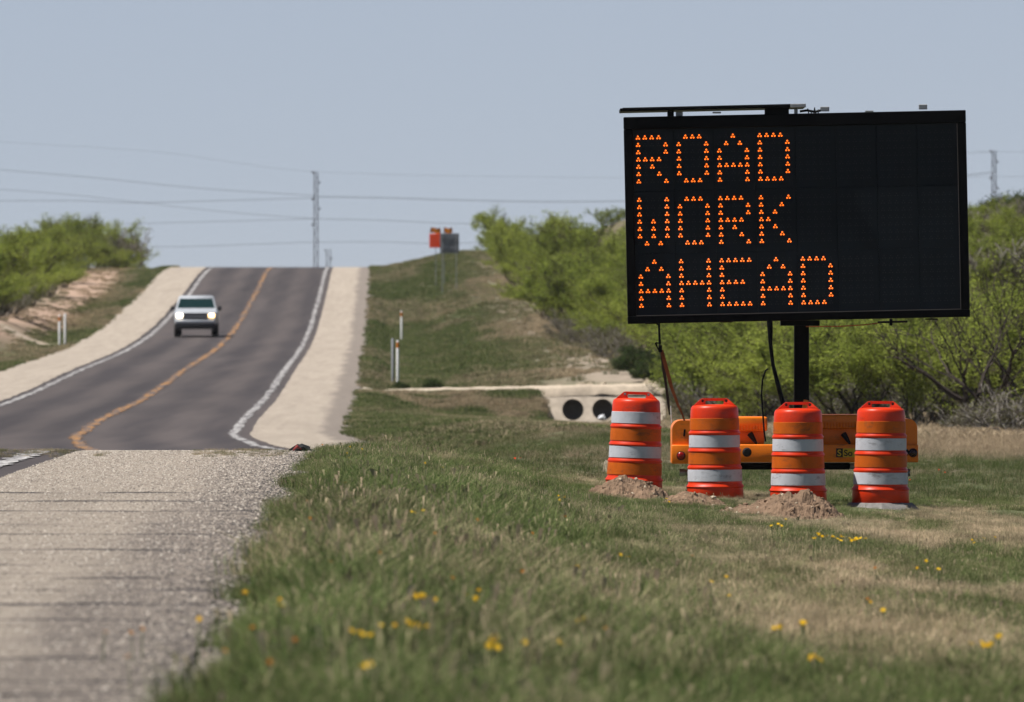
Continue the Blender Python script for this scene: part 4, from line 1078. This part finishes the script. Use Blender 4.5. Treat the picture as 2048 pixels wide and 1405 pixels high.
for (px, d, h, q, lab) in [(1990, 226, 3.4, 0, 'dark leaning branches of a nearly bare mesquite right of the board'), (2040, 218, 3.6, 1, 'nearly bare twisted mesquite at the right frame edge'), (1905, 232, 2.6, 1, 'small half bare mesquite with pale stems beyond the dry grass'),
                           (2030, 300, 4.2, 0, 'tall bare mesquite high on the right hillside'), (1955, 250, 3.2, 1, 'half bare mesquite just right of the board, between greener bushes'), (2000, 330, 3.4, 0, 'bare branched mesquite halfway up the right hillside')]:
    put(THIN, px, d, h, lab, 'bare mesquites at the right', k=q)
for (px, d, h) in [(1950, 222, .7), (1995, 216, .9), (2040, 212, 1.1), (2080, 214, 1.0), (1960, 300, 1.8), (2025, 330, 2.0), (1975, 390, 2.0), (2050, 395, 2.0), (1940, 350, 1.8), (1965, 265, 2.2), (2020, 275, 2.0), (1990, 310, 2.2), (2045, 345, 2.2), (1950, 420, 2.0), (2000, 430, 2.0)]:
    put(GREY, px, d, h, 'grey brown thorn bush in the dry straw at the right', 'thorn bushes at the right', wide=1.4)
for (px, d, h, lab) in [(1385, 344, 1.0, 'dark rounded bush beside the hanging strap, by the drive'), (1275, 362, 0.9, 'dark low bush on the drive edge left of the strap'), (865, 372, 0.42, 'small dark green clump on the verge near the side drive'), (800, 374, 0.3, 'flat green clump below the delineator pair'),
                        (2025, 462, 2.2, 'dark evergreen bush on the hilltop right of the board'), (1300, 356, 0.7, 'grey green bush behind the culvert')]:
    put(DARK, px, d, h, lab, 'dark bushes', wide=1.3)
for (px, d, h) in [(1345, 372, 1.6), (1420, 306, 1.7), (1495, 282, 1.6), (1560, 274, 1.8), (1660, 262, 1.7), (1735, 240, 1.5), (1820, 236, 1.5)]:
    put(GREY, px, d, h, 'grey twiggy bush among the mesquites behind the orange trailer', 'twiggy bushes behind the trailer', wide=1.2)
for (px, d, h) in [(1120, 540, 1.6), (1090, 585, 1.5), (1160, 445, 1.4), (1210, 405, 1.3), (1235, 390, 1.2), (1060, 640, 1.4), (1180, 425, 1.2)]:
    put(GREY, px, d, h, 'grey leafless thorn bush at the foot of the right thicket', 'thorn bushes under the right thicket', wide=1.3)
# left thicket
LBL = 'green mesquite in the thicket on the left bank above the bare soil'
def left_bush(px, v, ytop, lab, k, protos=PR, grp='mesquite brush left of the road', wide=1.2):
    d = (13.2 + v) / ((1024 - px) / F + SLOPE)
    h = max(1.0, Z(ytop, d) - g1(X(px, d), d))
    put(protos, px, d, h, lab, grp, k=k, wide=wide)
for k, (px, v, yt) in enumerate([(5, 5.0, 462), (45, 5.0, 455), (85, 5.0, 450), (125, 5.0, 455), (165, 5.1, 465), (205, 5.3, 475), (240, 5.5, 500), (-35, 5.4, 460), (20, 8, 450), (65, 8, 444), (105, 8, 425), (145, 8, 425), (185, 8, 428), (215, 7.5, 445), (238, 7.5, 480), (-20, 8, 455), (0, 4.6, 560), (-40, 5, 560)]):
    lab = LBL if v < 6 else 'taller mesquite at the back of the left thicket, crown against the sky'
    if px == 238: lab = 'rightmost full green mesquite of the left thicket, where it slopes down to the crest'
    left_bush(px, v, yt, lab, k + 3)
left_bush(272, 5.5, 512, 'small pale mesquite at the right tip of the left thicket, by the shoulder', 1, wide=1.3)
left_bush(305, 4.5, 534, 'lowest scrubby mesquite beyond the left thicket at the road crest', 2, wide=1.6)
for k, (px, v, yt) in enumerate([(-10, 4.3, 540), (25, 4.4, 545), (60, 4.4, 530), (95, 4.5, 525), (130, 4.5, 515), (160, 4.6, 510), (195, 4.7, 505), (225, 4.9, 505), (250, 5.2, 510)]):
    left_bush(px, v, yt, 'low mesquite scrub along the upper edge of the bare soil on the left bank', k + 1, wide=1.7)
for (px, v, yt) in [(10, 4.5, 570), (75, 4.6, 560), (130, 4.8, 540)]:
    left_bush(px, v, yt, 'grey thorn bush at the foot of the left thicket', 0, GREY, 'thorn bushes under the left thicket', 1.3)
left_bush(240, 6, 455, 'grey leafless thorn bush sticking up at the right side of the left thicket', 0, GREY, 'thorn bushes under the left thicket', 0.8)
for ps in (PR, THIN, GREY, DARK):
    for p in ps:
        for o in [p] + [q for q in bpy.data.objects if q.name.split('.')[0] == p.name.split('.')[0]]:
            for kk in ('_h', '_n'):
                if kk in o: del o[kk]

# ------------------------------------------------------------------ grass
protos = bpy.data.collections.new('grass_tufts')
def tuft(i, n, h, w, sp, lean, seed, heads=0):
    r = random.Random(seed); vs = []; fs = []
    for k in range(n):
        a = r.uniform(0, 6.283); rr = sp * math.sqrt(r.random()); x, y = rr * math.cos(a), rr * math.sin(a)
        hh = h * r.uniform(.45, 1.15); b = r.uniform(0, 6.283); le = lean * r.uniform(.2, 1.3) * hh; ww = w * r.uniform(.6, 1.2); c = r.uniform(0, 6.283)
        dx, dy = math.cos(b) * le, math.sin(b) * le; sx, sy = math.cos(c) * ww / 2, math.sin(c) * ww / 2; o = len(vs)
        vs += [(x - sx, y - sy, -.01), (x + sx, y + sy, -.01), (x + dx * .3 - sx * .8, y + dy * .3 - sy * .8, hh * .55), (x + dx * .3 + sx * .8, y + dy * .3 + sy * .8, hh * .55), (x + dx, y + dy, hh * (1 - .25 * lean))]
        fs += [(o, o + 1, o + 3, o + 2), (o + 2, o + 3, o + 4)]
        if k < heads:
            c0 = vs[-1]; o = len(vs); vs += [(c0[0] - .004, c0[1], c0[2] - .02), (c0[0] + .004, c0[1], c0[2] - .02), (c0[0] + dx * .2 + .004, c0[1] + dy * .2, c0[2] + .05), (c0[0] + dx * .2 - .004, c0[1], c0[2] + .05)]; fs.append((o, o + 1, o + 2, o + 3))
    me = bpy.data.meshes.new('tuft'); me.from_pydata(vs, [], fs); me.materials.append(M['grass'])
    o = bpy.data.objects.new('tuft_%02d' % i, me); protos.objects.link(o)
for i in range(4): tuft(i, 60, .11, .0042, .17, .95, 50 + i)            # 0-3 short dense
for i in range(4, 7): tuft(i, 48, .21, .0042, .17, .8, 60 + i)         # 4-6 taller lush
for i in range(7, 9): tuft(i, 16, .27, .0038, .15, .55, 70 + i, 8)     # 7-8 seed stems
for i in range(9, 12): tuft(i, 60, .20, .022, .34, .8, 80 + i)        # 9-11 wide far tufts

def scatter(name, x, d, idx, scl, tint, val, coll=None, z=None):
    n = len(x); z = G(x, d) - .004 if z is None else z
    me = bpy.data.meshes.new(name); me.vertices.add(n); me.vertices.foreach_set('co', np.stack([x, d, z], 1).ravel().astype(np.float32))
    me.attributes.new('idx', 'INT', 'POINT').data.foreach_set('value', idx.astype(np.int32))
    for nm, a in (('scl', scl), ('tint', tint), ('val', val), ('yaw', rng.uniform(0, 6.283, n))): me.attributes.new(nm, 'FLOAT', 'POINT').data.foreach_set('value', a.astype(np.float32))
    o = link(name, me); o['kind'] = 'stuff'
    ng = bpy.data.node_groups.new(name, 'GeometryNodeTree')
    ng.interface.new_socket('Geometry', in_out='INPUT', socket_type='NodeSocketGeometry'); ng.interface.new_socket('Geometry', in_out='OUTPUT', socket_type='NodeSocketGeometry')
    gi = ng.nodes.new('NodeGroupInput'); go = ng.nodes.new('NodeGroupOutput'); ip = ng.nodes.new('GeometryNodeInstanceOnPoints'); ci = ng.nodes.new('GeometryNodeCollectionInfo')
    ci.inputs['Collection'].default_value = coll or protos; ci.inputs['Separate Children'].default_value = True; ci.inputs['Reset Children'].default_value = True
    def at(nm, ty):
        a = ng.nodes.new('GeometryNodeInputNamedAttribute'); a.data_type = ty; a.inputs['Name'].default_value = nm; return a.outputs['Attribute']
    cx = ng.nodes.new('ShaderNodeCombineXYZ'); L = ng.links.new
    L(at('yaw', 'FLOAT'), cx.inputs['Z']); L(cx.outputs[0], ip.inputs['Rotation'])
    L(at('scl', 'FLOAT'), ip.inputs['Scale']); L(at('idx', 'INT'), ip.inputs['Instance Index'])
    ip.inputs['Pick Instance'].default_value = True
    L(gi.outputs[0], ip.inputs['Points']); L(ci.outputs[0], ip.inputs['Instance']); L(ip.outputs[0], go.inputs[0])
    md = o.modifiers.new('scatter', 'NODES'); md.node_group = ng
    return o

def field(n, d0, d1, half, bias=1.0):
    d = np.sqrt(rng.uniform(d0 ** 2, d1 ** 2, n)); x = rng.uniform(-half, half, n) * d; return x, d
# near verge
x, d = field(135000, 33, 122, 0.074)
u = x - xE(d); keep = u > 0.08 + .14 * (1 - sstep(45, 75, d)) + 0.26 * (fbm(d * .8, d * 0, 77) - .5) * 2; x, d, u = x[keep], d[keep], u[keep]
n1 = fbm(x * .9, d * .16, 61); n2 = fbm(x * 2.5, d * .5, 63, 3)
lush = (1 - sstep(1.0, 2.9, u + 1.2 * (n1 - .5)))
dry = sstep(.52, .72, n1) * .7 + sstep(.52, .75, n2) * .25
for (cx, cd_, rx, rd, a) in ((1.55, 57, .95, 8, .7), (1.9, 78, 1.1, 9, .45), (2.6, 96, 1.0, 5, .35), (.1, 49, .5, 4, .5), (.7, 88, .7, 6, .3), (-.35, 54, .3, 3, .3), (1.0, 66, .5, 4, .3)):
    dry = dry + a * np.exp(-((x - cx) / rx) ** 2 - ((d - cd_) / rd) ** 2)
dry = dry - .35 * np.exp(-((x - .1) / .55) ** 2 - ((d - 66) / 7) ** 2)
tint = np.clip(dry * (1 - .62 * lush) + .05 + rng.normal(0, .15, len(x)), 0, 1)
val = np.clip(1.27 + rng.normal(0, .34, len(x)) + .6 * (n2 - .5), .4, 2.1)
r_ = rng.random(len(x))
idx = np.where(r_ < .62 - .40 * lush, rng.integers(0, 4, len(x)), np.where(r_ < .952, rng.integers(4, 7, len(x)), rng.integers(7, 9, len(x))))
scl = rng.uniform(.55, 1.2, len(x)) * (1 + .5 * rng.random(len(x)) ** 6) * np.where(idx >= 7, .75, 1.0) * (.34 + .32 * lush + .12 * (1 - sstep(48, 75, d))) * np.where(u < .35, .7, 1.0) * (1 - .25 * sstep(85, 105, d))
tint = np.where(idx >= 7, np.clip(tint + .3, 0, 1), tint)
rough = sstep(.52, .72, fbm(x * 3.2, d * .9, 83, 3)); scl = scl * (1 + .6 * rough * np.where(d > 90, .4, 1.0)); val = val * (1 - .12 * rough + .3 * sstep(.55, .75, fbm(x * 5, d * 1.4, 87, 2)))
# ragged lip right of the drums
lip = np.exp(-((d - 108.8) / .8) ** 2) * sstep(4.1, 4.7, x); scl = scl * (1 + .5 * lip)
# keep the dirt heaps bare
for (px, dd_, rx, rd) in ((1256, 104.0, .36, .9), (1387, 101.8, .30, .8), (1588, 98.4, .46, 1.4), (1485, 98.9, .28, 1.0), (1761, 106.6, .30, 1.3)):
    k = ((x - X(px, dd_)) / rx) ** 2 + ((d - dd_) / rd) ** 2 > 1
    k |= rng.random(len(x)) < .04
    x, d, u, tint, val, idx, scl = x[k], d[k], u[k], tint[k], val[k], idx[k], scl[k]
scatter('verge_grass', x, d, idx, scl, tint, val)
# field behind the drums to the side drive
x, d = field(70000, 118, 344, 0.072); u = x - xE(d); k = (u > -.1) & (u < 17); x, d, u = x[k], d[k], u[k]
n1 = fbm(x * .35, d * .06, 65); n2 = fbm(x * 1.1, d * .2, 67, 3)
dry = sstep(.48, .70, n1) * .55 + .25 * sstep(.45, .7, n2) + .8 * sstep(5.5, 7.5, u) * sstep(160, 195, d)
lush = 1 - sstep(.8, 3.0, u)
tint = np.clip(dry * (1 - .7 * lush) + .1 + rng.normal(0, .13, len(x)), 0, 1); val = np.clip(.95 + rng.normal(0, .16, len(x)), .5, 1.5)
far = d > 205
idx = np.where(far, rng.integers(9, 12, len(x)), rng.integers(0, 7, len(x)))
scl = rng.uniform(.4, .8, len(x)) * (1 - .35 * sstep(250, 320, d)) * (1 + 1.2 * sstep(6.5, 8, u) * sstep(175, 200, d))
scatter('field_grass', x, d, idx, scl, tint, val)
# far right verge
n = 30000; d = rng.uniform(354, 735, n); u = rng.uniform(.05, 14, n); x = xE(d) + u
n1 = fbm(x * .3, d * .035, 71); n2 = fbm(x * 1.0, d * .1, 73, 3)
k = rng.random(n) < np.clip(1.1 - .75 * sstep(3.5, 7.5, u + 2 * (n1 - .5)), .25, 1) * (1 - .85 * np.exp(-((u - 8.2) / 1.9) ** 2) * (1 - sstep(385, 440, d))); x, d, u, n1, n2 = x[k], d[k], u[k], n1[k], n2[k]
tint = np.clip(.08 + .42 * sstep(.50, .72, n1) + .38 * sstep(4.0, 7.5, u) + rng.normal(0, .12, len(x)), 0, 1)
scatter('slope_grass', x, d, rng.integers(9, 12, len(x)), rng.uniform(.4, .8, len(x)) * (1 + .3 * (n2 > .55)), tint, np.clip(.95 + rng.normal(0, .15, len(x)), .5, 1.5))
# grass on the steep near face of the drive embankment
n = 5000; d = rng.uniform(336.5, 344.9, n); u = rng.uniform(.05, 15, n); x = xE(d) + u
k = ~((u > 5.4) & (u < 9.5) & (d > 343.5)); x, d, u = x[k], d[k], u[k]; n1 = fbm(x * .8, d * .5, 91)
scatter('field_grass', x, d, rng.integers(9, 12, len(x)), rng.uniform(.4, .8, len(x)), np.clip(.1 + .7 * sstep(.45, .65, n1) + rng.normal(0, .12, len(x)), 0, 1), np.clip(1 + rng.normal(0, .15, len(x)), .5, 1.5))
# left verge
n = 15000; d = rng.uniform(370, 735, n); v = rng.uniform(.05, 9, n); x = xE(d) - O_LE - v
n1 = fbm(x * .3, d * .04, 75)
k = (rng.random(n) < np.clip(1.15 - 1.05 * sstep(1.2, 3.2, v + 1.2 * (n1 - .5)), .10, 1)) & (np.abs(d - 497 - 1.2 * v) > 4); x, d, v, n1 = x[k], d[k], v[k], n1[k]
tint = np.clip(.12 + .5 * sstep(.45, .65, n1) + .3 * sstep(1.5, 3.5, v) + rng.normal(0, .12, len(x)), 0, 1)
scatter('slope_grass', x, d, rng.integers(9, 12, len(x)), rng.uniform(.5, .95, len(x)), tint, np.clip(.95 + rng.normal(0, .15, len(x)), .5, 1.5))

# ------------------------------------------------------------------ wildflowers
def flowers():
    r = random.Random(5); Y = MB(); spots = [(1690, 1105, 14, 40, 5), (1635, 1100, 9, 25, 6), (1550, 1072, 4, 20, 8), (840, 1226, 8, 22, 8), (820, 1296, 9, 32, 8), (1000, 1325, 6, 40, 10), (1125, 1298, 3, 12, 5), (1165, 1276, 4, 18, 5), (1600, 1275, 4, 15, 5),
        (1560, 1292, 2, 15, 5), (1635, 1362, 7, 20, 6), (2000, 1307, 4, 12, 5), (1955, 1322, 6, 30, 7), (730, 1396, 4, 8, 5), (400, 1282, 2, 4, 3), (830, 1070, 3, 15, 8), (1122, 997, 5, 12, 5), (1155, 1155, 2, 12, 5), (1335, 1002, 2, 5, 3), (500, 1222, 2, 20, 10), (560, 1245, 2, 15, 10), (715, 1330, 5, 60, 25), (945, 1230, 3, 60, 25),
        (1260, 1130, 2, 30, 20), (1830, 1150, 4, 60, 25), (1960, 1105, 4, 40, 12), (860, 960, 5, 70, 25), (700, 905, 8, 45, 18), (1420, 1190, 3, 80, 40), (1750, 1240, 2, 60, 40)]
    fl = [(px + r.gauss(0, a * .5), py + r.gauss(0, b * .5), 0, r.uniform(.7, 1.25)) for px, py, n, a, b in spots for _ in range(n)]
    fl += [(px, py, 1, .85) for px, py in ((505, 1305), (590, 1335), (615, 1052), (620, 1090), (955, 1090), (1130, 1062), (1735, 1222), (1750, 1155), (645, 890), (690, 1010), (760, 1120), (905, 1180), (450, 1360), (540, 1390), (1385, 1128), (1065, 1118), (210, 1308), (262, 1310), (285, 1300), (1210, 1295), (870, 1112), (1045, 1165), (660, 1150), (255, 1365))]
    fl += [(1030, 917, 2, 1), (1040, 916, 2, 1), (1878, 940, 2, .8), (1890, 945, 2, .8), (1820, 960, 2, .7), (700, 930, 2, .6)]
    for px, py, kind, s in fl:
        x, d = hit(px, py + (16 if py < 1120 else 36 if px > 1150 else 62)); d = max(d, 34); x = X(px, d); z0 = g1(x, d); h = min(max(.07 if d > 90 else .19 if px < 1100 else .15, Z(py, d) - z0), .45); c = Vector((x, d, z0 + h))
        R = .0145 * s; n = 8; tx, ty = r.uniform(-.5, .5), r.uniform(-1.2, .1)
        nrm = Vector((tx, ty, 1)).normalized(); u_ = nrm.orthogonal().normalized(); w_ = nrm.cross(u_)
        vs = [c]
        for q in range(n * 2):
            a = math.pi * q / n; rr = R * (1 if q % 2 == 0 else .62); vs.append(c + (u_ * math.cos(a) + w_ * math.sin(a)) * rr + nrm * (.004 if q % 2 else 0))
        Y.add(vs, [(0, 1 + q, 1 + (q + 1) % (2 * n)) for q in range(2 * n)], kind)
        Y.tube([(x + r.uniform(-.02, .02), d, z0), c - nrm * .002], .0025, 3, 3, cap=False)
    o = Y.build('wildflowers', [M['yellow_petal'], M['orange_petal'], M['signorange'], M['stem']]); o['kind'] = 'stuff'
flowers()

# ------------------------------------------------------------------ debris on the shoulder, loose gravel
def debris():
    d = 113.5; r = random.Random(3); x = X(603, d); z = float(zr(d))
    b = MB()
    b.add([(x - .09, d, z + .01), (x + .07, d - .1, z + .01), (x + .09, d + .1, z + .05), (x, d + .1, z + .085), (x - .05, d, z + .06), (x + .02, d - .12, z + .055)], [(0, 1, 5), (0, 5, 4), (1, 2, 5), (5, 2, 3), (4, 5, 3)])
    b.tube([(x - .12, d, z + .02), (x - .04, d + .05, z + .06), (x + .06, d + .02, z + .05), (x + .1, d - .05, z + .01)], [.01, .022, .018, .008], 5)
    tag(b.build('tyre_scrap', M['scrap']), 'torn scrap of black tyre rubber at the grassy edge of the shoulder', 'scrap')
    b = MB(); x2 = X(592, 113.2); b.tube([(x2 - .03, 113.2, z + .02), (x2 + .01, 113.2, z + .06), (x2 + .05, 113.25, z + .03)], [.008, .018, .008], 5)
    tag(b.build('plastic_scrap', M['redscrap']), 'faded red plastic scrap leaning on the black tyre scrap', 'scrap')
debris()

SEAMS = [F * 1.19 / (y - HY) for y in (1392, 1368, 1322, 1282, 1247, 1216, 1190, 1166, 1141, 1112, 1082, 1064, 1040, 1022, 1006)]
def seams():
    r = random.Random(9)
    for q, d0 in enumerate(SEAMS):
        b = MB(); o0 = -.05 + .5 * r.random() * (q % 3 == 1); n = 70; pts = []; ph = r.uniform(0, 99)
        for i in range(n + 1):
            o = o0 + (2.27 - o0) * i / n
            d = d0 + .7 * (fbm(np.array([o * 1.3 + ph]), np.array([ph]), 3)[0] - .5)
            hgt = .0085 * max(.05, min(1, 2.6 * (fbm(np.array([o * 2.2 + ph]), np.array([ph * 2]), 6)[0] - .30))) * min(1, 6 * (o - o0) + .2)
            z = float(zr(d)) + .006; x = float(xE(d)) - o
            pts += [(x, d - .035, z - .002), (x, d, z + hgt), (x, d + .035, z - .002)]
        fs = []
        for i in range(n): a = i * 3; fs += [(a, a + 1, a + 4, a + 3), (a + 1, a + 2, a + 5, a + 4)]
        b.add(pts, fs); b.build('tar_seam', M['seam'], SH)
seams()

n = 420; d = rng.uniform(107, 117, n); o = rng.uniform(.2, 3.6, n); x = xE(d) - o  # low tufts added along the crest to imitate the green mirage reflection
k = fbm(o * 1.6, d * .05, 99) > .52; x, d = x[k], d[k]
scatter('mirage_tufts', x, d, rng.integers(0, 4, len(x)), rng.uniform(.18, .42, len(x)), rng.uniform(.2, .9, len(x)), rng.uniform(.8, 1.3, len(x)), None, zr(d) + .004)

def chips():
    cc = bpy.data.collections.new('gravel_chips'); r = random.Random(4)
    g = NT('gravel_chip'); ti = g.attr('tint', 'INSTANCER').outputs['Fac']
    g.l(g.ramp(ti, [(0.0, (0.045, 0.042, 0.042)), (0.3, (0.17, 0.15, 0.135)), (0.65, (0.42, 0.36, 0.30)), (1.0, (0.68, 0.62, 0.54))]), g.b.inputs['Base Color']); g.b.inputs['Roughness'].default_value = 0.9
    for i in range(4):
        bm = bmesh.new(); bmesh.ops.create_icosphere(bm, subdivisions=1, radius=.5)
        for v in bm.verts: v.co = Vector((v.co.x * r.uniform(.8, 1.5), v.co.y * r.uniform(.8, 1.4), v.co.z * r.uniform(.6, 1.0)))
        me = bpy.data.meshes.new('chip'); bm.to_mesh(me); bm.free(); me.materials.append(g.m); cc.objects.link(bpy.data.objects.new('chip_%d' % i, me))
    n = 52000; d = np.sqrt(rng.uniform(34 ** 2, 117 ** 2, n)); o = np.where(rng.random(n) < .45, np.abs(rng.normal(0, .45, n)) - .1, rng.uniform(-.1, 2.35, n)); x = xE(d) - o
    k = (np.abs(x) < .05 * d) & (np.min(np.abs(d[:, None] - np.array(SEAMS)[None, :]), 1) > .10); x, d, o = x[k], d[k], o[k]; edge = np.exp(-np.maximum(o, 0) / .45)
    tint = np.clip(.72 - .95 * edge * rng.random(len(x)) + rng.normal(0, .20, len(x)), 0, 1)
    scl = .007 + .009 * rng.random(len(x)) ** 2 + .014 * edge * rng.random(len(x)) ** 4
    sc = scatter('loose_gravel', x, d, rng.integers(0, 4, len(x)), scl, tint, tint, cc, zr(d) + .007)
chips()

# ------------------------------------------------------------------ thin haze
hz = MB(); hz.box((0, 4470, -10.0), (10400, 9300, 66)); ho = hz.build('haze', [])
hm = bpy.data.materials.new('haze_air'); hm.use_nodes = True; ht = hm.node_tree; ht.nodes.remove(ht.nodes['Principled BSDF'])
hv = ht.nodes.new('ShaderNodeVolumePrincipled'); hv.inputs['Density'].default_value = 0.00004; hv.inputs['Color'].default_value = (0.93, 0.95, 1.0, 1); hv.inputs['Anisotropy'].default_value = 0.0
ht.links.new(hv.outputs[0], ht.nodes['Material Output'].inputs['Volume']); ho.data.materials.append(hm); ho['kind'] = 'stuff'
